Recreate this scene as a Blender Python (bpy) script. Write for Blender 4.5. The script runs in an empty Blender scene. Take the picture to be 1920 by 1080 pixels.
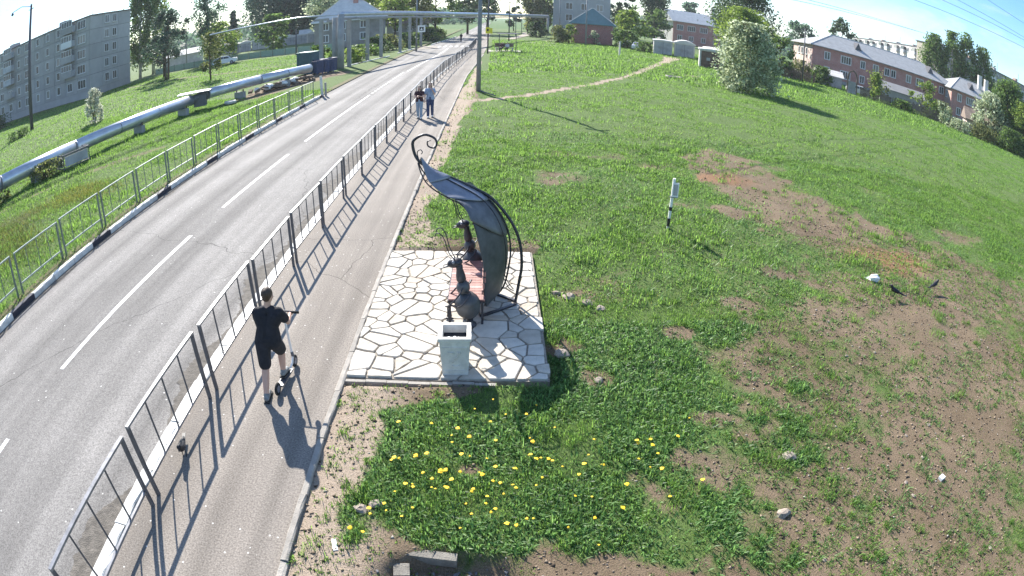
import bpy, bmesh, math, random
import numpy as np
from mathutils import Vector, Matrix
random.seed(7); rng = np.random.default_rng(11)
C = bpy.context.scene.collection; S = bpy.context.scene
R = math.radians
SUN_AZ, SUN_EL = -25.5, 35.0          # degrees: azimuth from +Y towards +X
EXPOSURE = 1.45
HAZE = .00025
# ------------------------------------------------------------------ camera (wide CCTV lens)
cam = bpy.data.objects.new('camera', bpy.data.cameras.new('camera')); C.objects.link(cam)
rX = Vector((0.9992928, -0.0262107, 0.0269611)); rU = Vector((-0.0126641, 0.4405279, 0.8976496)); rF = Vector((0.0354051, 0.8973562, -0.4398844))
cam.matrix_world = Matrix(((rX.x, rU.x, -rF.x, 0), (rX.y, rU.y, -rF.y, 0), (rX.z, rU.z, -rF.z, 4.73), (0, 0, 0, 1)))
cd = cam.data; cd.type = 'PANO'; cd.sensor_width = 36.0; cd.sensor_height = 20.25; cd.sensor_fit = 'HORIZONTAL'
cd.clip_start = 0.05; cd.clip_end = 6000
cy = cd if hasattr(cd, 'panorama_type') else cd.cycles
cy.panorama_type = 'FISHEYE_LENS_POLYNOMIAL'; cy.fisheye_fov = R(170)
SG = -1.0
cy.fisheye_polynomial_k0 = 0.0
cy.fisheye_polynomial_k1 = SG*0.046328255533
cy.fisheye_polynomial_k2 = SG*0.00011157073872
cy.fisheye_polynomial_k3 = SG*-2.442049918e-06
cy.fisheye_polynomial_k4 = SG*6.32784957e-07
S.camera = cam
# ------------------------------------------------------------------ world, sun, exposure
W = bpy.data.worlds.new('World'); S.world = W; W.use_nodes = True
nt = W.node_tree; nt.nodes.clear()
out = nt.nodes.new('ShaderNodeOutputWorld'); bg = nt.nodes.new('ShaderNodeBackground')
sky = nt.nodes.new('ShaderNodeTexSky'); sky.sky_type = 'NISHITA'; sky.sun_disc = False
sky.sun_elevation = R(SUN_EL); sky.sun_rotation = R(SUN_AZ); sky.air_density = 1.0; sky.dust_density = .3; sky.ozone_density = 2.2
tc = nt.nodes.new('ShaderNodeTexCoord'); mp = nt.nodes.new('ShaderNodeMapping'); mp.inputs['Scale'].default_value = (1.6, 1.6, 5.0)
nz = nt.nodes.new('ShaderNodeTexNoise'); nz.inputs['Scale'].default_value = 2.3; nz.inputs['Detail'].default_value = 9; nz.inputs['Roughness'].default_value = .62; nz.inputs['Distortion'].default_value = .4
cr = nt.nodes.new('ShaderNodeValToRGB'); cr.color_ramp.elements[0].position = .46; cr.color_ramp.elements[1].position = .68
mx = nt.nodes.new('ShaderNodeMixRGB'); mx.inputs['Color2'].default_value = (4.6, 4.8, 5.1, 1)
fm = nt.nodes.new('ShaderNodeMath'); fm.operation = 'MULTIPLY'; fm.inputs[1].default_value = .62
L = nt.links.new
L(tc.outputs['Generated'], mp.inputs['Vector']); L(mp.outputs[0], nz.inputs['Vector']); L(nz.outputs['Fac'], cr.inputs[0]); L(cr.outputs[0], fm.inputs[0]); L(fm.outputs[0], mx.inputs['Fac'])
tn = nt.nodes.new('ShaderNodeMixRGB'); tn.blend_type = 'MULTIPLY'; tn.inputs['Fac'].default_value = 1; tn.inputs['Color2'].default_value = (.90, .96, 1.03, 1); L(sky.outputs[0], tn.inputs['Color1']); hsv = nt.nodes.new('ShaderNodeHueSaturation'); hsv.inputs['Saturation'].default_value = 1.2; hsv.inputs['Value'].default_value = .92; L(tn.outputs[0], hsv.inputs['Color']); L(hsv.outputs[0], mx.inputs['Color1']); L(mx.outputs[0], bg.inputs['Color']); bg.inputs['Strength'].default_value = .095; L(bg.outputs[0], out.inputs['Surface'])
sl = bpy.data.lights.new('sun', 'SUN'); sl.energy = 4.4; sl.angle = R(.5); sl.color = (1, .95, .87)
so = bpy.data.objects.new('sun', sl); C.objects.link(so)
sd = Vector((math.sin(R(SUN_AZ))*math.cos(R(SUN_EL)), math.cos(R(SUN_AZ))*math.cos(R(SUN_EL)), math.sin(R(SUN_EL))))
so.rotation_euler = sd.to_track_quat('Z', 'Y').to_euler(); so.location = (0, 0, 30)
S.render.engine = 'CYCLES'
S.view_settings.view_transform = 'Standard'; S.view_settings.look = 'None'; S.view_settings.exposure = EXPOSURE; S.view_settings.gamma = 1; S.view_settings.use_curve_mapping = False
S.cycles.max_bounces = 6; S.cycles.transparent_max_bounces = 4; S.cycles.volume_bounces = 0; S.cycles.sample_clamp_indirect = 4

# ------------------------------------------------------------------ helpers
class MB:
    def __init__(s): s.v = []; s.f = []; s.m = []; s.cm = 0
    def add(s, vs, fs):
        o = len(s.v); s.v += [tuple(p) for p in vs]
        for f in fs: s.f.append(tuple(i+o for i in f)); s.m.append(s.cm)
        return s
    def box(s, c, d, rz=0, taper=1.0, tilt=None):
        x, y, z = c; a, b, h = d[0]/2, d[1]/2, d[2]/2
        vs = []
        for k, t in ((-1, 1.0), (1, taper)):
            for i, j in ((-1, -1), (1, -1), (1, 1), (-1, 1)):
                p = Vector((i*a*t, j*b*t, k*h))
                if tilt: p = tilt @ p
                if rz: p = Matrix.Rotation(rz, 3, 'Z') @ p
                vs.append((x+p.x, y+p.y, z+p.z))
        return s.add(vs, [(0, 3, 2, 1), (4, 5, 6, 7), (0, 1, 5, 4), (1, 2, 6, 5), (2, 3, 7, 6), (3, 0, 4, 7)])
    def bar(s, p, q, w, h=None, up=(0, 0, 1)):
        p, q = Vector(p), Vector(q); d = (q-p).normalized(); u = Vector(up)
        if abs(d.dot(u)) > .98: u = Vector((1, 0, 0))
        sx = d.cross(u).normalized(); uy = sx.cross(d); h = h or w
        vs = []
        for b in (p, q):
            for i, j in ((-1, -1), (1, -1), (1, 1), (-1, 1)): vs.append(b+sx*i*w/2+uy*j*h/2)
        return s.add(vs, [(0, 1, 2, 3), (7, 6, 5, 4), (0, 4, 5, 1), (1, 5, 6, 2), (2, 6, 7, 3), (3, 7, 4, 0)])
    def tube(s, pts, r, n=8, cap=True):
        P = [Vector(p) for p in pts]; k = len(P)
        rs = r if isinstance(r, (list, tuple)) else [r]*k
        prev = None; vs = []
        for i in range(k):
            d = (P[min(i+1, k-1)]-P[max(i-1, 0)]).normalized()
            if prev is None:
                u = Vector((0, 0, 1)) if abs(d.z) < .9 else Vector((1, 0, 0)); a = d.cross(u).normalized()
            else:
                a = (prev-d*prev.dot(d)).normalized()
            prev = a; b = d.cross(a)
            for j in range(n):
                t = 2*math.pi*j/n; vs.append(P[i]+(a*math.cos(t)+b*math.sin(t))*rs[i])
        fs = []
        for i in range(k-1):
            for j in range(n): fs.append((i*n+j, i*n+(j+1) % n, (i+1)*n+(j+1) % n, (i+1)*n+j))
        if cap: fs += [tuple(range(n-1, -1, -1)), tuple(range((k-1)*n, k*n))]
        return s.add(vs, fs)
    def lathe(s, prof, c=(0, 0, 0), n=16, axis=None):
        vs = []; fs = []; k = len(prof)
        Q = Vector((0, 0, 1)).rotation_difference(Vector(axis)) if axis else None
        for r, z in prof:
            for j in range(n):
                t = 2*math.pi*j/n; p = Vector((r*math.cos(t), r*math.sin(t), z))
                if Q: p = Q @ p
                vs.append((c[0]+p.x, c[1]+p.y, c[2]+p.z))
        for i in range(k-1):
            for j in range(n): fs.append((i*n+j, i*n+(j+1) % n, (i+1)*n+(j+1) % n, (i+1)*n+j))
        fs += [tuple(range(n-1, -1, -1)), tuple(range((k-1)*n, k*n))]
        return s.add(vs, fs)
    def ball(s, c, r, n=12, m=8, axis=None):
        r = r if isinstance(r, (tuple, list)) else (r, r, r)
        vs = []; fs = []
        Q = Vector((0, 0, 1)).rotation_difference(Vector(axis)) if axis else None
        for i in range(m+1):
            a = math.pi*i/m; z = -math.cos(a); q = max(math.sin(a), .02)
            for j in range(n):
                t = 2*math.pi*j/n; p = Vector((q*math.cos(t)*r[0], q*math.sin(t)*r[1], z*r[2]))
                if Q: p = Q @ p
                vs.append((c[0]+p.x, c[1]+p.y, c[2]+p.z))
        for i in range(m):
            for j in range(n): fs.append((i*n+j, i*n+(j+1) % n, (i+1)*n+(j+1) % n, (i+1)*n+j))
        fs += [tuple(range(n-1, -1, -1)), tuple(range(m*n, m*n+n))]
        return s.add(vs, fs)
    def caps(s, p, r1, q, r2, n=10):
        p, q = Vector(p), Vector(q); d = q-p; l = max(d.length, 1e-5); pr = []
        for i in range(5): a = math.pi/2*i/4; pr.append((max(r1*math.sin(a), .0005), -r1*math.cos(a)))
        for i in range(5): a = math.pi/2*(1-i/4); pr.append((max(r2*math.sin(a), .0005), l+r2*math.cos(a)))
        return s.lathe(pr, p, n, d/l if d.length > 1e-5 else (0, 0, 1))
    def mesh(s, name, mats, smooth=False):
        me = bpy.data.meshes.new(name); me.from_pydata(s.v, [], s.f)
        for m in (mats if isinstance(mats, (list, tuple)) else [mats]): me.materials.append(m)
        if any(s.m): me.polygons.foreach_set('material_index', s.m)
        if smooth: me.polygons.foreach_set('use_smooth', [True]*len(s.f))
        me.update(); return me
    def build(s, name, mats, parent=None, smooth=False, loc=None, rz=0):
        return put(name, s.mesh(name, mats, smooth), parent, loc, rz)
def put(name, me, parent=None, loc=None, rz=0):
    o = bpy.data.objects.new(name, me); C.objects.link(o)
    if parent: o.parent = parent
    if loc: o.location = loc
    if rz: o.rotation_euler = (0, 0, rz)
    return o
def tag(o, label, cat, group=None, kind=None):
    o['label'] = label; o['category'] = cat
    if group: o['group'] = group
    if kind: o['kind'] = kind
    return o
def struct(o, kind='structure'): o['kind'] = kind; return o
def thing(name, label, cat, loc=(0, 0, 0), rz=0, group=None):
    return tag(put(name, None, None, loc, rz), label, cat, group)
def dup(o, loc=None, rz=None, label=None, parent=None):
    c = o.copy(); C.objects.link(c)
    if parent: c.parent = parent
    if loc is not None: c.location = loc
    if rz is not None: c.rotation_euler = (0, 0, rz)
    if label: c['label'] = label
    for ch in list(o.children): dup(ch, parent=c)
    return c
def npmesh(name, V, F, mat, smooth=False, attrs=None):
    me = bpy.data.meshes.new(name); V = np.asarray(V, np.float32); F = np.asarray(F, np.int32); k = F.shape[1]
    me.vertices.add(len(V)); me.vertices.foreach_set('co', V.ravel())
    me.loops.add(F.size); me.loops.foreach_set('vertex_index', F.ravel())
    me.polygons.add(len(F)); me.polygons.foreach_set('loop_start', np.arange(len(F), dtype=np.int32)*k)
    if smooth: me.polygons.foreach_set('use_smooth', np.ones(len(F), bool))
    me.materials.append(mat)
    me.update(calc_edges=True)
    for n, a in (attrs or {}).items():
        at = me.attributes.new(n, 'FLOAT', 'POINT'); at.data.foreach_set('value', np.asarray(a, np.float32))
    return me
def vnoise(x, y, seed=0, octv=4, rough=.5):
    x = np.asarray(x, float); y = np.asarray(y, float); o = np.zeros_like(x); amp = 1; tot = 0
    for k in range(octv):
        xi = np.floor(x).astype(np.int64); yi = np.floor(y).astype(np.int64); fx = x-xi; fy = y-yi
        fx = fx*fx*(3-2*fx); fy = fy*fy*(3-2*fy)
        def h(a, b):
            n = (a*374761393+b*668265263+(seed+k)*2147483647) & 0xffffffff
            n = ((n ^ (n >> 13))*1274126177) & 0xffffffff
            return ((n ^ (n >> 16)) & 0xffff)/65535.
        o += amp*((h(xi, yi)*(1-fx)+h(xi+1, yi)*fx)*(1-fy)+(h(xi, yi+1)*(1-fx)+h(xi+1, yi+1)*fx)*fy)
        tot += amp; amp *= rough; x = x*2.03+17.3; y = y*2.03+9.1
    return o/tot
# ------------------------------------------------------------------ materials
def M(name, col, rough=.8, metal=0., var=.18, scale=5., bump=0., bscale=60., spec=.4, col2=None, island=0., trans=0., detail=6, alpha=None):
    m = bpy.data.materials.new(name); m.use_nodes = True; n = m.node_tree.nodes; l = m.node_tree.links.new
    b = n['Principled BSDF']; b.inputs['Roughness'].default_value = rough; b.inputs['Metallic'].default_value = metal; b.inputs['Specular IOR Level'].default_value = spec
    t = n.new('ShaderNodeTexCoord'); z = n.new('ShaderNodeTexNoise'); z.inputs['Scale'].default_value = scale; z.inputs['Detail'].default_value = detail; z.inputs['Roughness'].default_value = .65
    l(t.outputs['Object'], z.inputs['Vector'])
    r = n.new('ShaderNodeValToRGB'); e = r.color_ramp.elements; e[0].position = .3; e[1].position = .7
    c2 = col2 or tuple(min(1, c*(1+var)) for c in col)
    e[0].color = (*[c*(1-var) for c in col], 1); e[1].color = (*c2, 1)
    src = z.outputs['Fac']
    if island:
        g = n.new('ShaderNodeNewGeometry'); mm = n.new('ShaderNodeMixRGB'); mm.inputs['Fac'].default_value = island
        l(z.outputs['Fac'], mm.inputs['Color1']); l(g.outputs['Random Per Island'], mm.inputs['Color2']); src = mm.outputs[0]
    l(src, r.inputs[0]); l(r.outputs[0], b.inputs['Base Color'])
    if bump:
        z2 = n.new('ShaderNodeTexNoise'); z2.inputs['Scale'].default_value = bscale; z2.inputs['Detail'].default_value = 5; l(t.outputs['Object'], z2.inputs['Vector'])
        bp = n.new('ShaderNodeBump'); bp.inputs['Strength'].default_value = bump; bp.inputs['Distance'].default_value = .02; l(z2.outputs['Fac'], bp.inputs['Height']); l(bp.outputs[0], b.inputs['Normal'])
    if trans:
        tr = n.new('ShaderNodeBsdfTranslucent'); ms = n.new('ShaderNodeMixShader'); ms.inputs[0].default_value = trans
        hs = n.new('ShaderNodeHueSaturation'); hs.inputs['Hue'].default_value = .485; hs.inputs['Value'].default_value = 1.5
        l(r.outputs[0], hs.inputs['Color']); l(hs.outputs[0], tr.inputs['Color'])
        l(b.outputs[0], ms.inputs[1]); l(tr.outputs[0], ms.inputs[2]); l(ms.outputs[0], n['Material Output'].inputs['Surface'])
    return m
def asphalt(name, c1, c2, speck, spsc):
    m = M(name, c1, rough=.9, var=.0, scale=.35, col2=c2, bump=.35, bscale=90, spec=.2)
    n = m.node_tree.nodes; l = m.node_tree.links.new; b = n['Principled BSDF']; t = n['Texture Coordinate']
    base = b.inputs['Base Color'].links[0].from_socket
    # long streaks of tyre wear along the road, fine aggregate, pale specks and cracks
    mp = n.new('ShaderNodeMapping'); mp.inputs['Scale'].default_value = (1.1, .03, 1); l(t.outputs['Object'], mp.inputs[0])
    z = n.new('ShaderNodeTexNoise'); z.inputs['Scale'].default_value = 1.3; z.inputs['Detail'].default_value = 5; l(mp.outputs[0], z.inputs['Vector'])
    r = n.new('ShaderNodeMapRange'); r.inputs[1].default_value = .35; r.inputs[2].default_value = .65; r.inputs[3].default_value = .66; r.inputs[4].default_value = 1.2; l(z.outputs['Fac'], r.inputs[0])
    z3 = n.new('ShaderNodeTexNoise'); z3.inputs['Scale'].default_value = 45; z3.inputs['Detail'].default_value = 4; l(t.outputs['Object'], z3.inputs['Vector'])
    r3 = n.new('ShaderNodeMapRange'); r3.inputs[1].default_value = .3; r3.inputs[2].default_value = .7; r3.inputs[3].default_value = .62; r3.inputs[4].default_value = 1.38; l(z3.outputs['Fac'], r3.inputs[0])
    mu = n.new('ShaderNodeMath'); mu.operation = 'MULTIPLY'; l(r.outputs[0], mu.inputs[0]); l(r3.outputs[0], mu.inputs[1])
    v = n.new('ShaderNodeVectorMath'); v.operation = 'SCALE'; l(base, v.inputs[0]); l(mu.outputs[0], v.inputs['Scale'])
    vo = n.new('ShaderNodeTexVoronoi'); vo.inputs['Scale'].default_value = spsc; l(t.outputs['Object'], vo.inputs['Vector'])
    lt = n.new('ShaderNodeMath'); lt.operation = 'LESS_THAN'; lt.inputs[1].default_value = .13; l(vo.outputs['Distance'], lt.inputs[0])
    sp = n.new('ShaderNodeSeparateColor'); l(vo.outputs['Color'], sp.inputs[0])
    gt = n.new('ShaderNodeMath'); gt.operation = 'GREATER_THAN'; gt.inputs[1].default_value = 1-speck; l(sp.outputs[0], gt.inputs[0])
    an = n.new('ShaderNodeMath'); an.operation = 'MULTIPLY'; l(lt.outputs[0], an.inputs[0]); l(gt.outputs[0], an.inputs[1])
    mx = n.new('ShaderNodeMixRGB'); mx.inputs['Color2'].default_value = (.62, .6, .56, 1); l(an.outputs[0], mx.inputs['Fac']); l(v.outputs[0], mx.inputs['Color1'])
    zd = n.new('ShaderNodeTexNoise'); zd.inputs['Scale'].default_value = .9; zd.inputs['Detail'].default_value = 3; l(t.outputs['Object'], zd.inputs['Vector'])
    vm = n.new('ShaderNodeVectorMath'); vm.operation = 'MULTIPLY_ADD'; vm.inputs[1].default_value = (.7, .7, .7); l(zd.outputs['Color'], vm.inputs[0]); l(t.outputs['Object'], vm.inputs[2])
    vc = n.new('ShaderNodeTexVoronoi'); vc.feature = 'DISTANCE_TO_EDGE'; vc.inputs['Scale'].default_value = .13; l(vm.outputs[0], vc.inputs['Vector'])
    lc = n.new('ShaderNodeMath'); lc.operation = 'LESS_THAN'; lc.inputs[1].default_value = .0011; l(vc.outputs['Distance'], lc.inputs[0])
    mc = n.new('ShaderNodeMixRGB'); mc.blend_type = 'MULTIPLY'; mc.inputs['Color2'].default_value = (.5, .5, .5, 1)
    l(lc.outputs[0], mc.inputs['Fac']); l(mx.outputs[0], mc.inputs['Color1']); l(mc.outputs[0], b.inputs['Base Color'])
    return m
def ground_mat(name, green, green2, soil, soil2):
    m = bpy.data.materials.new(name); m.use_nodes = True; n = m.node_tree.nodes; l = m.node_tree.links.new; b = n['Principled BSDF']
    b.inputs['Roughness'].default_value = .95; b.inputs['Specular IOR Level'].default_value = .15
    t = n.new('ShaderNodeTexCoord')
    def noise(sc, d=6):
        z = n.new('ShaderNodeTexNoise'); z.inputs['Scale'].default_value = sc; z.inputs['Detail'].default_value = d; z.inputs['Roughness'].default_value = .7; l(t.outputs['Object'], z.inputs['Vector']); return z.outputs['Fac']
    def ramp(s, a, c, p0=.35, p1=.65):
        r = n.new('ShaderNodeValToRGB'); r.color_ramp.elements[0].position = p0; r.color_ramp.elements[1].position = p1
        r.color_ramp.elements[0].color = (*a, 1); r.color_ramp.elements[1].color = (*c, 1); l(s, r.inputs[0]); return r.outputs[0]
    n1, n2, n3 = noise(.5), noise(9), noise(55, 4)
    g = ramp(n2, green, green2); s1 = ramp(n1, soil, soil2); s2 = ramp(n3, (.62, .6, .58), (1.35, 1.35, 1.35), .3, .7)
    sm = n.new('ShaderNodeVectorMath'); sm.operation = 'MULTIPLY'; sa = n.new('ShaderNodeAttribute'); sa.attribute_name = 'sand'; sx = n.new('ShaderNodeMixRGB'); sx.inputs['Color2'].default_value = (.36, .29, .225, 1); l(sa.outputs['Fac'], sx.inputs['Fac']); l(s1, sx.inputs['Color1']); ru = n.new('ShaderNodeAttribute'); ru.attribute_name = 'rust'; rx = n.new('ShaderNodeMixRGB'); rx.inputs['Color2'].default_value = (.26, .145, .08, 1); l(ru.outputs['Fac'], rx.inputs['Fac']); l(sx.outputs[0], rx.inputs['Color1']); l(rx.outputs[0], sm.inputs[0]); l(s2, sm.inputs[1])
    a = n.new('ShaderNodeAttribute'); a.attribute_name = 'soil'
    ad = n.new('ShaderNodeMath'); ad.operation = 'MULTIPLY_ADD'; ad.inputs[1].default_value = .7; l(n2, ad.inputs[0]); l(a.outputs['Fac'], ad.inputs[2])
    mr = n.new('ShaderNodeMapRange'); mr.inputs[1].default_value = .62; mr.inputs[2].default_value = .98; l(ad.outputs[0], mr.inputs[0])
    mx = n.new('ShaderNodeMixRGB'); l(mr.outputs[0], mx.inputs['Fac']); l(g, mx.inputs['Color1']); l(sm.outputs[0], mx.inputs['Color2']); l(mx.outputs[0], b.inputs['Base Color'])
    bp = n.new('ShaderNodeBump'); bp.inputs['Strength'].default_value = .8; bp.inputs['Distance'].default_value = .03; l(n3, bp.inputs['Height']); l(bp.outputs[0], b.inputs['Normal'])
    return m
def flag(m, axis='Y', bw=.26, bh=.075, mort=(.4, .38, .35), amt=1.):      # brick courses on far walls
    n = m.node_tree.nodes; l = m.node_tree.links.new; b = n['Principled BSDF']; base = b.inputs['Base Color'].links[0].from_socket
    t = n['Texture Coordinate']; sx = n.new('ShaderNodeSeparateXYZ'); l(t.outputs['Object'], sx.inputs[0])
    ad = n.new('ShaderNodeMath'); ad.operation = 'ADD'; l(sx.outputs[0], ad.inputs[0]); l(sx.outputs[1], ad.inputs[1])
    cb = n.new('ShaderNodeCombineXYZ'); l(ad.outputs[0], cb.inputs[0]); l(sx.outputs[2], cb.inputs[1])
    br = n.new('ShaderNodeTexBrick'); br.inputs['Scale'].default_value = 1; br.inputs['Brick Width'].default_value = bw; br.inputs['Row Height'].default_value = bh; br.inputs['Mortar Size'].default_value = .008
    l(cb.outputs[0], br.inputs['Vector']); l(base, br.inputs['Color1']); l(base, br.inputs['Color2']); br.inputs['Mortar'].default_value = (*mort, 1)
    l(br.outputs['Color'], b.inputs['Base Color']); return m

mAsph = asphalt('asphalt_road', (.195, .185, .173), (.25, .237, .222), .06, 8)
mWalk = asphalt('asphalt_sidewalk', (.215, .19, .165), (.275, .245, .212), .22, 11)
mPaint = M('road_paint', (.62, .62, .62), .6, var=.25, scale=14, bump=.2)
mKerbW = M('whitewashed_concrete', (.68, .67, .63), .85, var=.3, scale=7, bump=.5, bscale=40)
mKerbB = M('black_kerb_paint', (.035, .035, .05), .7, var=.4, scale=6, bump=.4)
mKerbG = M('concrete_kerb', (.36, .33, .29), .9, var=.22, scale=6, bump=.5, bscale=50)
mStone = [M('cream_flagstone', (.49, .44, .365), .8, var=.2, scale=4, bump=.6, bscale=22), M('pale_flagstone', (.53, .49, .425), .8, var=.16, scale=5, bump=.6, bscale=18), M('ochre_flagstone', (.47, .40, .32), .8, var=.2, scale=4, bump=.6, bscale=25)]
mMortar = M('dark_mortar', (.27, .24, .2), .95, var=.35, scale=12, bump=.6)
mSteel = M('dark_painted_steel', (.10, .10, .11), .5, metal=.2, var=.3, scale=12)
mSteelTop = M('pale_rail_steel', (.24, .24, .25), .42, metal=.35, var=.35, scale=9)  # paler grey for the rails than for the posts
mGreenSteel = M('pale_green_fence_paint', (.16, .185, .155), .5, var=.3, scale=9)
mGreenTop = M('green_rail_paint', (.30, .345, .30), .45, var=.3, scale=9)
mForge = M('forged_dark_metal', (.045, .045, .055), .42, metal=.35, var=.4, scale=7, bump=.25, bscale=30)
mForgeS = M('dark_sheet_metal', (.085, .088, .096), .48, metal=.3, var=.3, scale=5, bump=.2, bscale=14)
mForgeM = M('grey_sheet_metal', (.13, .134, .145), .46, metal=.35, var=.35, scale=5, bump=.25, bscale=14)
mForgeL = M('pale_sheet_metal', (.24, .25, .29), .45, metal=.4, var=.25, scale=5, bump=.2, bscale=14)  # pale metal; on the upper leaf plates the paleness is painted sky light
mSlat = M('red_brown_slat', (.30, .15, .13), .6, var=.3, scale=10, bump=.3)
mSlatP = M('pinkish_worn_slat', (.45, .27, .25), .6, var=.25, scale=10, bump=.3)
mBin = M('cast_concrete', (.62, .60, .55), .85, var=.16, scale=9, bump=.35, bscale=70)
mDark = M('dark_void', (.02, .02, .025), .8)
mPaper = M('white_litter', (.75, .75, .75), .6, var=.1)
mCloth = M('black_cotton', (.020, .020, .026), .92, var=.4, scale=9, bump=.9, bscale=11)
mSkin = M('skin', (.55, .34, .26), .55, var=.08, scale=12)
mHair = M('brown_hair', (.06, .038, .026), .6, var=.4, scale=60)
mHairR = M('auburn_hair', (.14, .06, .035), .55, var=.4, scale=60)
mShoeG = M('grey_shoe', (.2, .21, .21), .7, var=.4, scale=30)
mShoeW = M('white_shoe', (.75, .75, .73), .6)
mSole = M('dark_sole', (.03, .03, .03), .8)
mJeansL = M('pale_denim', (.27, .34, .42), .9, var=.2, scale=14, bump=.8, bscale=12)
mJeansD = M('dark_denim', (.05, .065, .13), .9, var=.25, scale=14, bump=.8, bscale=12)
mTeeB = M('maroon_black_top', (.05, .02, .025), .9, var=.3, scale=12, bump=.8, bscale=12)
mTeeG = M('blue_grey_tee', (.30, .36, .47), .9, var=.12, scale=12, bump=.8, bscale=12)
mTeeW = M('pale_cloth', (.6, .58, .58), .9, var=.12, scale=12)
mCrow = M('black_feather', (.012, .012, .016), .5, var=.4, scale=30)
mPipe = M('aluminium_pipe_wrap', (.50, .53, .58), .34, metal=.65, var=.14, scale=1.5, bump=.15, bscale=5)
mPipeBand = M('dark_band', (.12, .12, .13), .6)
mRust = M('rusty_iron', (.14, .085, .06), .8, var=.4, scale=5, bump=.3)
mConc = M('grey_concrete', (.30, .30, .30), .9, var=.2, scale=1.6, bump=.3)
mPole = M('grey_pole', (.20, .21, .22), .6, var=.2, scale=3)
mPoleD = M('dark_pole', (.07, .07, .085), .6, var=.2, scale=3)
mWood = M('weathered_timber', (.16, .12, .09), .9, var=.35, scale=3, bump=.4)
mPanel = M('grey_building_panel', (.40, .395, .39), .95, var=.1, scale=.7, bump=.2, bscale=30)
mPanelD = M('grey_facade', (.36, .35, .345), .95, var=.12, scale=.5, bump=.2, bscale=30)
mSeam = M('panel_seam', (.09, .09, .1), .95)
mBrick = flag(M('red_brick_wall', (.47, .135, .115), .92, var=.25, scale=.6, col2=(.55, .25, .215), bump=.2))
mPlast = M('pink_plaster', (.58, .40, .35), .92, var=.25, scale=.7, bump=.2, col2=(.68, .58, .52))
mSalmon = flag(M('salmon_brick', (.46, .24, .18), .92, var=.35, scale=.5, col2=(.55, .42, .33)))
mWhiteW = M('whitewashed_wall', (.62, .58, .55), .92, var=.2, scale=.8)
mOld = M('old_grey_plaster', (.27, .25, .235), .95, var=.3, scale=.6, bump=.2)
mBeige = flag(M('beige_brick', (.40, .36, .30), .95, var=.12, scale=.5), bw=.5, bh=.3, mort=(.33, .3, .26))
mRoofS = M('pale_metal_roof', (.60, .585, .56), .75, metal=.0, var=.15, scale=1.2, bump=.2, bscale=8)
mRoofD = M('grey_sheet_roof', (.33, .335, .335), .6, metal=.15, var=.18, scale=1.2, bump=.3, bscale=8)
mRoofG = M('teal_metal_roof', (.13, .22, .21), .5, metal=.2, var=.15, scale=1)
mRoofB = M('brown_old_roof', (.22, .17, .14), .9, var=.3, scale=2)
mShop = flag(M('maroon_wall', (.36, .10, .085), .9, var=.2, scale=1.2))
mWin = M('white_window_frame', (.66, .66, .66), .6, var=.1)
mGlass = M('window_glass', (.045, .055, .07), .12, spec=.6, var=.5, scale=.9)
def objvar(m, lo, hi):
    n = m.node_tree.nodes; l = m.node_tree.links.new; b = n['Principled BSDF']; base = b.inputs['Base Color'].links[0].from_socket
    oi = n.new('ShaderNodeObjectInfo'); mr = n.new('ShaderNodeMapRange'); mr.inputs[3].default_value = lo; mr.inputs[4].default_value = hi; l(oi.outputs['Random'], mr.inputs[0])
    v = n.new('ShaderNodeVectorMath'); v.operation = 'SCALE'; l(base, v.inputs[0]); l(mr.outputs[0], v.inputs['Scale']); l(v.outputs[0], b.inputs['Base Color'])
for m_ in mStone: objvar(m_, .84, 1.06)
for m_ in (mKerbW, mKerbG, mPanel, mPanelD): objvar(m_, .82, 1.06)
def varied(m, a, b):
    n = m.node_tree.nodes; l = m.node_tree.links.new; oi = n.new('ShaderNodeObjectInfo'); r = n.new('ShaderNodeValToRGB'); r.color_ramp.interpolation = 'CONSTANT'
    r.color_ramp.elements[0].color = (*a, 1); r.color_ramp.elements[1].position = .62; r.color_ramp.elements[1].color = (*b, 1); e = r.color_ramp.elements.new(.85); e.color = (.22, .21, .2, 1)
    l(oi.outputs['Random'], r.inputs[0]); l(r.outputs[0], n['Principled BSDF'].inputs['Base Color'])
varied(mGlass, (.035, .042, .052), (.09, .10, .11))
mBalc = M('pale_balcony_panel', (.42, .43, .46), .8, var=.2, scale=1.5)
mGar = M('grey_garage_door', (.36, .36, .38), .7, var=.3, scale=1.2, bump=.2)
mGarW = M('white_garage_wall', (.55, .53, .5), .9, var=.2, scale=1)
mTeal = M('dark_teal_dumpster', (.045, .10, .115), .6, var=.25, scale=3)
mBlue = M('blue_bin_paint', (.045, .06, .125), .6, var=.3, scale=4)
mTyre = M('white_painted_tyre', (.5, .49, .46), .8, var=.35, scale=9)
mRubber = M('rubber', (.02, .02, .02), .85)
mCar = M('white_car_paint', (.75, .76, .78), .25, spec=.6, var=.03)
mCarD = M('dark_car_paint', (.03, .035, .045), .25, spec=.6, var=.1)
mBark = M('bark', (.10, .075, .055), .95, var=.4, scale=3, bump=.5)
mBirch = M('birch_bark', (.45, .43, .40), .9, var=.5, scale=3)
mYel = M('yellow_plate', (.75, .62, .03), .5, var=.05); mWht = M('white_plate', (.75, .75, .75), .5, var=.05); mBlk = M('black_ink', (.02, .02, .02), .6)
mGrass = M('grass_blades', (.080, .185, .034), .62, var=.42, scale=.5, col2=(.195, .36, .068), island=.6, trans=.55)
mGrassD = M('dandelion_leaves', (.07, .175, .044), .5, var=.42, scale=.7, col2=(.17, .325, .09), island=.65, trans=.5)
mGrassY = M('dry_yellow_grass', (.10, .15, .035), .7, var=.4, scale=.8, col2=(.24, .26, .06), island=.6, trans=.35)
mRock = M('pale_rock', (.33, .275, .225), .9, var=.3, scale=4, bump=.6, bscale=20)
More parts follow.
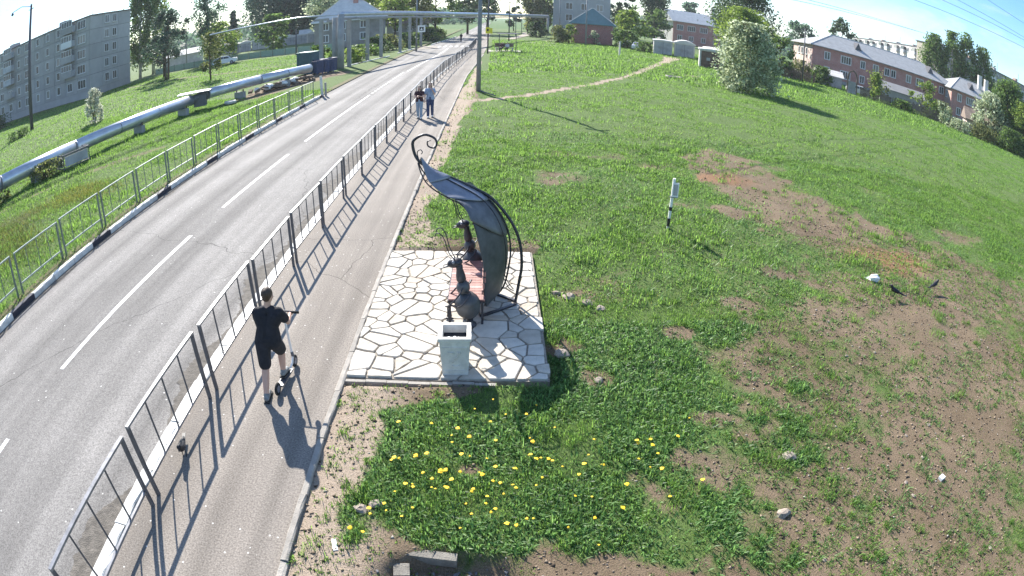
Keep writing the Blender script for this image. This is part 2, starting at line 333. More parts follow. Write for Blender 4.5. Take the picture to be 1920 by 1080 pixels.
mFlower = M('dandelion_yellow', (.85, .55, .02), .7, var=.15, scale=60)
mStem = M('flower_stem', (.1, .2, .05), .7)
mLawn = ground_mat('lawn_soil', (.075, .115, .034), (.115, .17, .052), (.148, .110, .072), (.21, .160, .110))
mFar = ground_mat('far_ground_soil', (.05, .10, .025), (.08, .15, .035), (.2, .17, .12), (.26, .21, .15))
mDirt = M('gravel_dirt', (.30, .26, .215), .95, var=.25, scale=1.5, bump=.7, bscale=30)
mGutter = M('gutter_silt', (.125, .112, .096), .95, var=.45, scale=9, bump=.8, bscale=50)
mPath = M('trodden_clay', (.36, .28, .20), .95, var=.2, scale=1.5, bump=.5, bscale=25)
mDirtyC = M('dirty_concrete', (.19, .175, .15), .95, var=.35, scale=9, bump=.6)
mGravel = M('dark_gravel', (.17, .165, .17), .95, var=.5, scale=40, bump=.8, bscale=60)
def leafmat(name, a, b, tr=.4): return M(name, a, .6, var=.3, scale=.25, col2=b, island=.55, trans=tr)
LF = {'green': leafmat('green_leaves', (.06, .125, .03), (.13, .22, .055), .45), 'bright': leafmat('spring_leaves', (.11, .19, .03), (.22, .32, .06)), 'dark': leafmat('dark_leaves', (.04, .08, .03), (.08, .14, .05), .4),
      'pine': leafmat('pine_needles', (.045, .078, .055), (.085, .14, .095), .35), 'silver': leafmat('silvery_leaves', (.18, .24, .11), (.50, .57, .38), .4), 'blossom': leafmat('blossom_leaves', (.3, .34, .22), (.62, .63, .52), .3),
      'olive': leafmat('olive_leaves', (.09, .12, .035), (.18, .21, .07)), 'teal': leafmat('bluish_leaves', (.065, .12, .08), (.12, .20, .125), .45)}

# ------------------------------------------------------------------ road bend and profiles
def bend(y): return min(.9, .03*max(0., y-45.)) if y < 90 else .9
XS, XK, XL, XC = -2.083, -4.147, -10.9, -7.56      # lawn kerb, right kerb edge, left kerb back edge, centre line
ZR = -.12
def strip(name, edges, z, mat, kind='structure'):
    V = []; F = []
    for i, (y, a, b) in enumerate(edges):
        V += [(a, y, z), (b, y, z)]
        if i: F.append((2*i-2, 2*i-1, 2*i+1, 2*i))
    mb = MB(); mb.add(V, F); return struct(mb.build(name, mat), kind)
# ------------------------------------------------------------------ ground masks
def seg(x, y, pts):
    d = np.full_like(x, 1e9)
    for (ax, ay, aw), (bx, by, bw) in zip(pts[:-1], pts[1:]):
        t = np.clip(((x-ax)*(bx-ax)+(y-ay)*(by-ay))/((bx-ax)**2+(by-ay)**2), 0, 1)
        d = np.minimum(d, np.hypot(x-ax-t*(bx-ax), y-ay-t*(by-ay))/(aw+t*(bw-aw)))
    return d
def sm(d, a, b): t = np.clip((d-a)/(b-a), 0, 1); return 1-t*t*(3-2*t)
PATHP = [(-1.0, 32.5, .35), (1.5, 34.5, .28), (6.3, 41.3, .27), (11, 50, .3), (22.7, 78.5, .6), (27, 90, 1.5)]
def soil(x, y):
    x = np.asarray(x, float); y = np.asarray(y, float)
    n = .6*vnoise(x*.8, y*.8, 3, 5, .6)+.4*vnoise(x*3.1, y*3.1, 4, 3); w = 1.7*(n-.5)
    s = np.zeros_like(x)
    n2 = vnoise(x*1.3, y*1.3, 15, 5, .65)-.5
    zone = sm(seg(x, y, [(8.2, 20.5, 1.7), (8.6, 15.5, 2.3), (10.4, 11.6, 3.6), (11.2, 8.6, 5.2), (9, 6.0, 5.6), (7.4, 3, 5.4), (7.2, 0, 5.6)])+w*.8, .66, 1.2)
    s = np.maximum(s, zone*np.clip(.68+1.6*n2, .22, 1))
    s = np.maximum(s, .35*sm(seg(x, y, [(2.5, 8, 2), (4.5, 10, 2.2), (6, 14, 2)])+w, .6, 1.2)*np.clip(.6+2*n2, 0, 1))
    s = np.maximum(s, .62*np.clip((vnoise(x*.55, y*.7, 61, 5, .62)-.54)*5, 0, 1)*np.clip((26-y)/8, 0, 1)*np.clip((x-.9)/.6+np.clip((4.2-y)*2, 0, 2), 0, 1))
    for px, py, r in ((10.2, 11.6, 1.3), (9.2, 12.8, .8), (11.4, 9.4, 1.3), (10.6, 6.2, 2.0), (7.6, 5.0, 1.5), (6.4, 8.3, .9), (8.2, 17.4, 1.2), (5.4, 3.6, 1.0), (8.6, 9.2, 1.0)):
        s = np.maximum(s, .97*sm(np.hypot((x-px), (y-py)*1.25)/r+w*.9, .45, 1.2))
    s = np.maximum(s, .9*sm(seg(x, y, [(-1.2, 3.3, .9), (2.2, 2.2, 1.3), (6, 1.5, 1.5)])+w, .6, 1.2))
    s = np.maximum(s, .95*sm(seg(x, y, [(-2.0, 2.5, .5), (-1.95, 4.6, .45), (-1.85, 6.3, .62), (-1.0, 6.5, .3), (-.2, 6.55, .12)])+w*.9, .7, 1.15))
    s = np.maximum(s, .95*sm(seg(x, y, [(-1.9, 11.6, .55), (-1.9, 18, .42), (-1.85, 26, .5), (-1.6, 33, .8), (-1.5, 40, .3), (-1.4, 60, .2)])+w*.9, .7, 1.2))
    s = np.maximum(s, .9*sm(seg(x, y, [(-1.9, 11.7, .4), (.7, 11.7, .35)])+w, .7, 1.2))
    s = np.maximum(s, sm(seg(x, y, PATHP)+w*.7, .7, 1.3))
    for px, py, r in ((1.65, 16.5, .55), (6.3, 14.4, .8), (7.4, 16.3, 1.1), (1.5, 6.85, .35), (1.55, 9.4, .55), (3.0, 8.2, .35), (4.5, 9.2, .4), (2.9, 5.9, .35), (7.2, 18.2, .8), (9.5, 21, .9), (6.1, 10.5, .7), (20, 58.5, 1.2), (-.2, 5.0, .15), (1.1, 7.7, .3)):
        s = np.maximum(s, .8*sm(np.hypot((x-px), (y-py)*1.3)/r+w*1.2, .4, 1.35))
    return np.clip(s, 0, 1)
def lawn_z(x, y):
    return .14*(vnoise(x*.35, y*.35, 21, 3)-.5)+.16*(vnoise(x*1.1, y*1.1, 22, 4)-.5)*np.clip((np.hypot(x, y)-6)/8, .35, 1)-.02
def axis(a, b, s0, g):
    r = [a]; s = s0
    while r[-1] < b: r.append(r[-1]+s); s *= g
    r[-1] = b; return np.array(r)
def groundsheet(name, xs, ys, zf, sf, mat):
    X, Y = np.meshgrid(xs, ys); Z = zf(X, Y); nx = len(xs); ny = len(ys)
    I = np.arange(nx*ny).reshape(ny, nx)
    F = np.stack([I[:-1, :-1], I[:-1, 1:], I[1:, 1:], I[1:, :-1]], -1).reshape(-1, 4)
    me = npmesh(name, np.stack([X, Y, Z], -1).reshape(-1, 3), F, mat, True, {'soil': sf(X, Y).ravel(), 'sand': np.maximum(np.clip((-.9-X)/.5, 0, 1)*(X > -3), (X > -3)*sm(seg(X, Y, PATHP), .8, 2.0)).ravel(), 'rust': ((X > 0)*np.maximum(sm(np.hypot((X-10.3)/1.7, (Y-11.6)/1.1)+.8*(vnoise(X*1.5, Y*1.5, 66)-.5), .3, 1.2), .8*sm(np.hypot((X-7.4)/1.4, (Y-17.9)/.8)+.8*(vnoise(X*1.5, Y*1.5, 67)-.5), .3, 1.2))).ravel()})
    return struct(put(name, me))
def zlawn(x, y):
    z = lawn_z(x, y)
    edge = np.clip((x-(-2.05))/.35, 0, 1); z = z*edge-.02*(1-edge)
    ins = (x > -2.1) & (x < 1.0) & (y > 6.62) & (y < 11.42)
    z = np.where(ins, -.07, z)
    pit = sm(np.hypot((x+.35)/.75, (y-3.35)/.42), .7, 1.1); z = z-.16*pit
    dd = np.hypot(np.maximum(np.maximum(-2.0-x, x-.85), 0), np.maximum(np.maximum(6.66-y, y-11.3), 0)); z = z+np.where(ins, 0, .05*np.exp(-dd/.25)*np.clip((x+2.05)/.2, 0, 1))
    far = np.clip((np.hypot(x, y)-60)/40, 0, 1); return z*(1-far)-.01*far
xs = np.concatenate([axis(-2.083, 12, .07, 1.0), axis(12.2, 150, .18, 1.05)[0:]])
ys = np.concatenate([axis(.4, 13, .08, 1.0), axis(13.1, 215, .12, 1.03)])
lawn = groundsheet('lawn', xs, ys, zlawn, soil, mLawn)
def soilL(x, y):
    s = .5*sm(seg(x, y, [(-22, 15, .5), (-19, 20, .45), (-15.5, 24, .35)]), .6, 1.3)
    s = np.maximum(s, .85*sm(seg(x, y, [(-17, 39, 1.2), (-16, 46, 2), (-15, 52, 2.5)])+.5*(vnoise(x*.6, y*.6, 5)-.5), .6, 1.2))
    s = np.maximum(s, .5*sm(np.abs(x+11.1)/.35, .5, 1.2))
    s = np.maximum(s, .8*sm(seg(x, y, [(-55, 74, .7), (-43, 72, .6), (-30, 66, .6), (-24, 69, .6), (-18, 66, .6)]), .7, 1.2))
    s = np.maximum(s, .75*sm(seg(x, y, [(-100, 73.5, 1.5), (-64, 73, 1.2)]), .7, 1.2))
    return s
def zverge(x, y):
    z = .14*(vnoise(x*.3, y*.3, 31, 3)-.5)+.08*(vnoise(x*1.3, y*1.3, 32, 3)-.5)-.03
    z = z-.16*sm(seg(x, y, [(-24, 13, .5), (-19.5, 20, .5), (-16.5, 27, .45), (-15.5, 36, .4)]), .3, 1.3)
    e = np.clip((-10.9-x)/.5, 0, 1); z = z*e-.01*(1-e)
    z = np.where((y > 37) & (x > -24), np.minimum(z, -.06), z)
    return z
xv = -np.concatenate([axis(10.9, 26, .1, 1.0), axis(26.1, 170, .2, 1.05)])[::-1]; yv = np.concatenate([axis(.4, 40, .12, 1.0), axis(40.2, 215, .25, 1.035)])
verge = groundsheet('verge', xv, yv, zverge, soilL, mLawn)
gx = np.linspace(-1400, 1400, 57); gy = np.linspace(-1400, 1400, 57)
ground = groundsheet('ground', gx, gy, lambda x, y: x*0-.22, lambda x, y: .25*vnoise(x*.02, y*.02, 8), mFar)
# ------------------------------------------------------------------ road, sidewalk, kerbs, markings
ysr = [0.2]+list(range(2, 36, 2))+[36.6, 40, 44, 48, 52, 57, 60, 65, 71, 76, 80, 85, 90, 98, 110, 132, 200, 300, 420]
def leftedge(y):
    P = [(0, -10.75), (36.6, -10.75), (37, -10.9), (45, -12.6), (57, -14.9), (60, -14.5), (71, -12.3), (76, -12.1), (98, -9.9), (132, -8.2), (420, -7.6)]
    for (a, xa), (b, xb) in zip(P[:-1], P[1:]):
        if a <= y <= b: return xa+(xb-xa)*(y-a)/(b-a)
    return -7.6
strip('road', [(y, leftedge(y)-.02, XK+.02+bend(y)) for y in ysr], ZR, mAsph)
strip('sidewalk', [(y, XK-.02+bend(y), XS+bend(y)) for y in [.2]+list(range(3, 60, 3))+list(range(60, 200, 10))], 0.0, mWalk)
strip('dirt_driveway', [(37.0, -11.4, -10.7), (40, -15.5, -10.9), (45, -18.0, -11.2), (50, -19.0, -12.2), (56, -17.5, -14.0), (57.2, -15.2, -14.9)], ZR+.006, mDirt)
strip('side_road', [(85.5, -40, -8.5), (88, -40, -8), (91, -40, -8.8), (93, -40, -10)], ZR+.035, mDirt)
for a, b in ((-2.0, 2.35), (4.34, 6.45), (6.45, 12.63), (14.77, 20.83), (23.02, 36.24)):
    if a == 4.34: a, b = 3.5, 4.36
    strip('road_marking', [(a, XC-.055, XC+.055), (b, XC-.055, XC+.055)], ZR+.004, mPaint)
for k in range(14):
    y = 36.8+k*1.0; strip('road_marking', [(y, XC-.06, XC+.06), (y+.55, XC-.06, XC+.06)], ZR+.004, mPaint)
strip('road_marking', [(y, XC+bend(y)*1.1-.06, XC+bend(y)*1.1+.06) for y in (51.2, 58, 65, 72, 79, 86)], ZR+.004, mPaint)
for k in range(6): strip('road_marking', [(88.5, -8.4+k*.85, -8.0+k*.85), (92, -8.4+k*.85, -8.0+k*.85)], ZR+.044, mPaint)
for nm, x0, sg2, w0, y1, mt in (('gutter_dirt', XK-.17, -1, .34, 60, mGutter), ('gutter_dirt', -10.74, 1, .16, 36, mGutter)):
    V = []; F = []; yy = np.arange(.4, y1, .05); wv = w0*np.clip(-.25+2.2*vnoise(yy*.6, yy*0+3, 9, 2), .12, 2)*(.45+1.1*vnoise(yy*3.7, yy*0+8, 19, 4, .75))
    for i, (y, w) in enumerate(zip(yy, wv)):
        V += [(x0, float(y), ZR+.007), (x0+sg2*float(w), float(y)+.04, ZR+.006)]
        if i: F.append((2*i-2, 2*i-1, 2*i+1, 2*i) if sg2 > 0 else (2*i-2, 2*i, 2*i+1, 2*i-1))
    struct(MB().add(V, F).build(nm, mt))
kerbL = struct(put('kerb', None)); kerbR = struct(put('kerb', None)); kerbS = struct(put('kerb', None)); kerbF = struct(put('kerb', None))
def stone_mesh(w, h, l, mat, seed, jag=.012):
    r = random.Random(seed); mb = MB(); n = 5; V = []
    for i in range(n+1):
        y = -l/2+l*i/n
        j = lambda: r.uniform(-jag, jag)
        V += [(-w/2, y, -h), (-w/2+j()*.4, y, -.015), (-w/2+.015+j()*.4, y, j()*.3), (w/2-.015+j(), y, j()*.3), (w/2+j(), y, -.015), (w/2, y, -h)]
    F = []
    for i in range(n):
        for k in range(5): a = i*6+k; F.append((a, a+6, a+7, a+1))
    F += [(0, 1, 2, 3, 4, 5), tuple(n*6+k for k in (5, 4, 3, 2, 1, 0))]
    mb.add(V, F); return mb.mesh('kerbstone', mat)
kw = [stone_mesh(.16, .3, .985, mKerbW, i) for i in range(4)]; kb = [stone_mesh(.16, .3, .985, mKerbB, 9+i) for i in range(2)]
kr = [stone_mesh(.17, .3, .985, mKerbW, 20+i, .022) for i in range(5)]; ks = [stone_mesh(.085, .25, .985, mKerbG, 40+i, .01) for i in range(4)]
i = 0; y = 1.5
while y < 36.6:
    dark = (i % 4 == 3)
    put('kerbstone', random.choice(kb if dark else kw), kerbL, (XL+.08, y, .035+random.uniform(-.012, .012)), random.uniform(-.012, .012)); y += 1.0; i += 1
y = .9
while y < 110:
    put('kerbstone', random.choice(kr), kerbR, (XK-.085+bend(y), y, .035+random.uniform(-.01, .01)), random.uniform(-.01, .01)); y += 1.0
y = .9
while y < 70:
    if not 6.9 < y < 11.2 or True:
        put('kerbstone', random.choice(ks), kerbS, (XS+.043+bend(y), y, .04+random.uniform(-.008, .008)), random.uniform(-.012, .012))
    y += 1.0
kp = [(-14.9, 57.2), (-13.6, 64), (-12.3, 71), None, (-12.1, 76), (-11, 87), None, (-10.0, 97), (-9.0, 112), (-8.2, 132)]
for a, b in zip(kp[:-1], kp[1:]):
    if a and b:
        d = math.hypot(b[0]-a[0], b[1]-a[1]); n = int(d); an = math.atan2(b[1]-a[1], b[0]-a[0])-math.pi/2
        for k in range(n):
            t = (k+.5)/n; put('kerbstone', random.choice(kb if k % 5 == 4 else kw), kerbF, (a[0]+(b[0]-a[0])*t-.1, a[1]+(b[1]-a[1])*t, .03), an)
# ------------------------------------------------------------------ flagstone pavement (irregular stones, each a piece)
PX0, PX1, PY0, PY1 = -1.99, .80, 6.78, 11.22
pav = MB(); pav.box(((PX0+PX1)/2, (PY0+PY1)/2, -.05), (PX1-PX0+.04, PY1-PY0+.04, .12)); pavement = struct(pav.build('flagstone_pavement', mMortar))
rs = random.Random(5); pts = []
for _ in range(6000):
    p = (rs.uniform(PX0, PX1), rs.uniform(PY0, PY1)); r = rs.choice((.15, .22, .30, .38, .44))
    if all(((p[0]-q[0])*.8)**2+(p[1]-q[1])**2 > (.5*(r+q[2]))**2*1.15 for q in pts): pts.append((*p, float(r)))
def clip(poly, n, d):
    o = []
    for i in range(len(poly)):
        a, b = poly[i], poly[(i+1) % len(poly)]; da = a[0]*n[0]+a[1]*n[1]-d; db = b[0]*n[0]+b[1]*n[1]-d
        if da <= 0: o.append(a)
        if (da < 0) != (db < 0): t = da/(da-db); o.append((a[0]+(b[0]-a[0])*t, a[1]+(b[1]-a[1])*t))
    return o
polys = []
for i, p in enumerate(pts):
    poly = [(PX0, PY0), (PX1+rs.uniform(-.05, .05), PY0), (PX1+rs.uniform(-.05, .05), PY1), (PX0, PY1)]
    for j, q in enumerate(pts):
        if i == j: continue
        dx, dy = q[0]-p[0], q[1]-p[1]; l = math.hypot(dx, dy)
        if l > 1.6: continue
        n = (dx/l, dy/l); w = (p[2]-q[2])*.30; mid = p[0]*n[0]+p[1]*n[1]+l/2+w
        poly = clip(poly, n, mid-.008-rs.random()*.006)
        if len(poly) < 3: break
    if len(poly) < 3: continue
    ar = abs(sum(poly[k][0]*poly[(k+1) % len(poly)][1]-poly[(k+1) % len(poly)][0]*poly[k][1] for k in range(len(poly))))/2
    if ar > .10 and rs.random() < .75:          # large cells are broken across into two slabs
        mx_, my_ = sum(v[0] for v in poly)/len(poly), sum(v[1] for v in poly)/len(poly); a_ = rs.uniform(0, 3.14); n_ = (math.cos(a_), math.sin(a_)); d_ = mx_*n_[0]+my_*n_[1]+rs.uniform(-.06, .06); gp = rs.uniform(.006, .012)
        polys += [clip(poly, n_, d_-gp), clip(poly, (-n_[0], -n_[1]), -d_-gp)]
    else: polys.append(poly)
for poly in polys:
    if len(poly) < 3: continue
    # round the corners and roughen the outline
    Q = []
    for k in range(len(poly)):
        a, b, c = Vector(poly[k-1]), Vector(poly[k]), Vector(poly[(k+1) % len(poly)])
        f = rs.uniform(.06, .22); Q += [b.lerp(a, f), b.lerp(a, f*.3).lerp(b.lerp(c, f*.3), .5), b.lerp(c, f)]
        if (c-b).length > .3: Q.append(b.lerp(c, .5)+Vector((rs.uniform(-.012, .012), rs.uniform(-.012, .012))))
    cx = sum(v.x for v in Q)/len(Q); cyy = sum(v.y for v in Q)/len(Q); n = len(Q); h = .036+rs.uniform(-.006, .008); tx, ty = rs.uniform(-.02, .02), rs.uniform(-.02, .02)
    V = [(v.x-cx, v.y-cyy, -.02) for v in Q]+[((v.x-cx)*.975, (v.y-cyy)*.975, h-.006+(v.x-cx)*tx+(v.y-cyy)*ty) for v in Q]+[((v.x-cx)*.93, (v.y-cyy)*.93, h+(v.x-cx)*tx+(v.y-cyy)*ty) for v in Q]
    F = [(k, (k+1) % n, n+(k+1) % n, n+k) for k in range(n)]+[(n+k, n+(k+1) % n, 2*n+(k+1) % n, 2*n+k) for k in range(n)]+[tuple(range(2*n, 3*n))]
    sto = MB().add(V, F).build('stone', rs.choices(mStone, (6, 6, 1))[0], pavement, loc=(cx, cyy, 0))
sk = MB(); [sk.box((-1.85+.3*k, 6.69+random.uniform(-.012, .012), -.04+random.uniform(-.012, .006)), (.295, .06, .12), random.uniform(-.03, .03)) for k in range(7)]; struct(sk.build('concrete_edging', mKerbG))
# ------------------------------------------------------------------ road fences: one panel is one thing
def panel_proto(name, label, group, mp, mt, hs=1.04):
    p = thing(name, label, 'fence panel', group=group)
    lw, rw = .045, .05
    MB().bar((0, 0, -.02), (0, 0, hs), lw).build('post', mp, p); MB().bar((0, 2.0, -.02), (0, 2.0, hs), lw).build('post', mp, p)
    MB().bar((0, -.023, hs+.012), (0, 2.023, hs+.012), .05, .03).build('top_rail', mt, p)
    MB().bar((0, .03, .27), (0, 1.97, .27), .035, .035).build('bottom_rail', mt, p)
    me = MB().bar((0, 0, .285), (0, 0, hs-.004), .018).mesh('baluster', mp)
    for k in (1, 2, 3): put('baluster', me, p, (0, .5*k, 0))
    return p
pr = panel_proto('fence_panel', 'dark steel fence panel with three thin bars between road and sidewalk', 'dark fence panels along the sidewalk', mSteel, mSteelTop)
y = -.35; first = True; k = 0
while y < 98:
    o = pr if first else dup(pr); first = False
    yy = y+random.uniform(-.03, .03); o.location = (-3.9+bend(yy)+random.uniform(-.015, .015), yy, random.uniform(-.03, .03)); o.rotation_euler = (random.uniform(-.012, .012), random.uniform(-.02, .02), random.uniform(-.012, .012)); y += 2.2075
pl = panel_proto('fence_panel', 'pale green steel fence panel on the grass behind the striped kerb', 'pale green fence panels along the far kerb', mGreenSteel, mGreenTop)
y = 2.4; first = True
while y < 35.5:
    o = pl if first else dup(pl); first = False
    o.location = (-11.28+random.uniform(-.02, .02)+(y-20)*.022*(y > 20), y, random.uniform(-.04, .02)); o.rotation_euler = (random.uniform(-.012, .012), random.uniform(-.02, .02), random.uniform(-.01, .01)-(.02 if y > 20 else 0)); y += 2.2075
ep = thing('bollard', 'leaning white painted post at the end of the green fence', 'bollard', (-10.75, 36.7, 0)); MB().bar((0, 0, -.1), (-.1, 0, 1.25), .14).build('post', mKerbW, ep); MB().bar((.2, .1, -.1), (.18, .1, .8), .16, .1).build('block', mKerbG, ep)
# ------------------------------------------------------------------ ants bench sculpture with leaf canopy
SP = [(-.06, .02), (.16, .27), (.25, .70), (.26, .98), (.21, 1.27), (.07, 1.57), (-.14, 1.82), (-.43, 1.99), (-.76, 2.15), (-1.01, 2.27), (-1.15, 2.43)]
ED = [(-.06, .14), (-.10, .55), (-.10, .93), (-.18, 1.32), (-.29, 1.68), (-.44, 1.86), (-.63, 1.93), (-.83, 2.02), (-.99, 2.12), (-1.09, 2.26), (-1.15, 2.42)]
WD = [.45, .58, .62, .62, .58, .48, .38, .30, .20, .10, .02]
bench = thing('ant_bench', 'forged metal bench with a leaf canopy curling over red wooden slats', 'bench', (0, 9.0, .035))
def cat(P, n):          # smooth a polyline
    P = [Vector(p) for p in P]; o = []
    for i in range(len(P)-1):
        a, b, c, d = P[max(i-1, 0)], P[i], P[i+1], P[min(i+2, len(P)-1)]
        for k in range(n):
            t = k/n; o.append(.5*((2*b)+(c-a)*t+(2*a-5*b+4*c-d)*t*t+(3*b-a-3*c+d)*t*t*t))
    o.append(P[-1]); return o
sp = cat([(x, 0, z) for x, z in SP], 5); ed = cat([(x, 0, z) for x, z in ED], 5); wd = [v.x for v in cat([(w, 0, 0) for w in WD], 5)]
def leaf(i0, i1, mat, grow=0, back=0., scal=0.):
    mb = MB(); n = 8; V = []; m = i1-i0+1; idx = range(i0, i1+1)
    for th in (0, .012):
        for i in idx:
            t = (i-i0)/max(1, m-1); g = 1+grow*(1-t)+scal*math.sin(t*math.pi)
            for k in range(-n, n+1):
                s = k/n; q = s*s
                x = sp[i].x+(ed[i].x-sp[i].x)*q*g; z = sp[i].z+(ed[i].z-sp[i].z)*q*g
                V.append((x+back+th, wd[i]*s*g*((1.5 if i < 22 else 1.5-.88*min(1, (i-22)/8)) if s > 0 else 1.0), z+back*.8+th*.6))  # hidden far half made wider to enlarge the canopy's cast shadow
    w = 2*n+1; F = []
    for i in range(m-1):
        for k in range(w-1):
            a = i*w+k; F.append((a, a+1, a+w+1, a+w)); b = a+m*w; F.append((b, b+w, b+w+1, b+1))
    for i in range(m-1):
        for k in (0, w-1): a = i*w+k; F.append((a, a+w, a+w+m*w, a+m*w))
    for k in range(w-1):
        for i in (0, m-1): a = i*w+k; F.append((a, a+m*w, a+m*w+1, a+1))
    mb.add(V, F); return mb.build('leaf_plate', mat, bench, True)
leaf(1, 21, mForgeS, .06); leaf(19, 31, mForgeM, .12, .022); leaf(29, 41, mForgeL, .14, .04); leaf(39, 50, mForgeL, .12, .058)  # same dark metal; upper plates coloured paler for the sky light they catch
mb = MB(); mb.tube([(p.x+.05, 0, p.z+.03) for p in sp[2:]], .016, 6); mb.build('midrib', mForge, bench, True)
for s in (-1, 1):
    mb = MB(); mb.tube([(ed[i].x+.005, wd[i]*s*((1.5 if i < 22 else 1.5-.84*min(1, (i-22)/8)) if s > 0 else 1.0), ed[i].z) for i in range(1, 50)], .011, 5); mb.build('leaf_rim', mForge, bench, True)  # far rim follows the half widened for its shadow
    mb = MB(); mb.tube([(sp[i].x+.055+(ed[i].x-sp[i].x)*.2, wd[i]*.45*s, sp[i].z+.05+(ed[i].z-sp[i].z)*.2) for i in range(8, 51)], .01, 5); mb.build('leaf_vein', mForge, bench, True)
ROD = [(.41, -.03), (.47, .42), (.50, .70), (.46, 1.08), (.34, 1.39), (.15, 1.66), (-.06, 1.87), (-.43, 2.06), (-.76, 2.21), (-1.05, 2.36), (-1.17, 2.49), (-1.22, 2.69), (-1.17, 2.78), (-1.03, 2.84), (-.88, 2.78), (-.85, 2.68), (-.90, 2.63), (-.98, 2.66), (-.99, 2.73), (-.94, 2.75)]
rod = cat([(x, 0, z) for x, z in ROD], 5); mb = MB(); mb.tube(rod, [.024 if k < 55 else max(.009, .024-.0004*(k-55)) for k in range(len(rod))], 8); mb.build('curled_arch', mForge, bench, True)
mb = MB(); mb.tube(cat([(-1.13, .01, 2.45), (-1.15, .01, 2.56), (-1.10, .01, 2.60), (-1.07, .01, 2.56), (-1.09, .01, 2.53)], 5), .008, 6); mb.build('small_curl', mForge, bench, True)
for s in (-.09, .09):
    mb = MB(); mb.tube(cat([(.38, s*.3, .25), (.30, s, .33), (.22, s*1.2, .5), (.19, s*.8, .62)], 5), .008, 5); mb.build('brace_curl', mForge, bench, True)
mb = MB(); mb.bar((-.15, -.5, .02), (.42, -.06, .02), .05, .03); mb.bar((-.15, .5, .02), (.42, .06, .02), .05, .03); mb.build('base_bar', mForge, bench)
sb = MB(); me = MB().box((0, 0, 0), (.56, .088, .028)).mesh('seat_slat', mSlat); me2 = MB().box((0, 0, 0), (.56, .088, .028)).mesh('seat_slat', mSlatP)
for k in range(15): put('seat_slat', me2 if k in (4, 9) else me, bench, (-.36, -.68+k*.1, .42+random.uniform(-.003, .003)))
mb = MB(); mb.bar((-.64, -.72, .39), (-.64, .76, .39), .035); mb.bar((-.10, -.72, .39), (-.10, .76, .39), .035)
for yy in (-.72, .76): mb.bar((-.64, yy, .39), (-.10, yy, .39), .035)
mb.build('seat_frame', mForge, bench)
me = MB().box((0, 0, 0), (.02, .075, 1.45)).mesh('back_slat', mSlat)
for k in range(4): MB().box((0, 0, 0), (.025, 1.36, .075)).build('back_slat', mSlat, bench, loc=(-.12+.02*k-.02*(k == 3), .03, .52+k*.1))
for x in (-.62, -.12):
    for yy in (-.7, .74): MB().bar((x, yy, -.02), (x, yy, .38), .035).build('leg', mForge, bench)
def ant(loc, label, near):
    a = thing('ant_sculpture', label, 'sculpture', loc)
    mb = MB(); mb.lathe([(.11, 0), (.10, .03), (.055, .06), (.05, .12), (.10, .17)], n=14); mb.build('pedestal', mForge, a, True)
    mb = MB(); mb.lathe([(.06, 0), (.12, .03), (.17, .09), (.195, .17), (.20, .24), (.192, .262), (.197, .27), (.17, .33), (.12, .39), (.06, .43)], c=(0, 0, .14), n=20, axis=(-.16, 0, 1)); mb.build('abdomen', mForgeS, a, True)
    mb = MB(); mb.ball((-.10, 0, .65), (.105, .105, .12), 16, 10); mb.build('thorax', mForgeS, a, True)
    mb = MB(); mb.lathe([(.05, 0), (.075, .05), (.07, .13), (.05, .22), (.055, .27), (.035, .31)], c=(-.12, 0, .73), n=14, axis=(-.14, 0, 1)); mb.build('neck', mForge, a, True)
    h = mb = MB(); mb.ball((-.22, 0, 1.05), (.075, .075, .12), 14, 9, axis=(-.9, 0, -.25)); mb.ball((-.19, 0, 1.065), (.08, .088, .06)); hd = mb.build('head', mForge, a, True)
    for s in (-1, 1):
        MB().ball((-.24, s*.065, 1.085), .026, 8, 6).build('eye', mForgeL, hd, True)
        mb = MB(); mb.tube([(-.29, s*.02, 1.02), (-.37, s*.045, 1.0), (-.40, s*.015, .985)], [.012, .009, .004], 5); mb.build('mandible', mForge, hd, True)
        mb = MB(); mb.tube(cat([(-.21, s*.04, 1.1), (-.30, s*.1, 1.25), (-.36, s*.12, 1.46), (-.42, s*.12, 1.55), (-.48, s*.1, 1.55), (-.50, s*.09, 1.50)], 4), .008, 5); mb.build('antenna', mForge, a, True)
        mb = MB(); mb.tube(cat([(-.10, s*.09, .68), (-.16, s*.2, .60), (-.30, s*.2, .44), (-.36, s*.16, .40)], 4), .013, 6); mb.build('arm', mForge, a, True)
        mb = MB(); mb.tube(cat([(-.05, s*.1, .60), (.02, s*.24, .66), (-.10, s*.3, .50), (-.18, s*.26, .44)], 4), .012, 6); mb.build('middle_leg', mForge, a, True)
        mb = MB(); mb.tube(cat([(-.10, s*.12, .35), (-.28, s*.16, .42), (-.33, s*.15, .36), (-.30, s*.15, .06)], 3), .014, 6); mb.ball((-.33, s*.15, .025), (.07, .03, .025), 8, 5); mb.build('leg', mForge, a, True)
    return a
ant((-.31, 8.27, .03), 'dark metal ant seated upright at the near end of the bench behind the concrete bin', 1)
ant((-.27, 9.93, .03), 'dark metal ant at the far end of the bench half hidden by the leaf', 0)
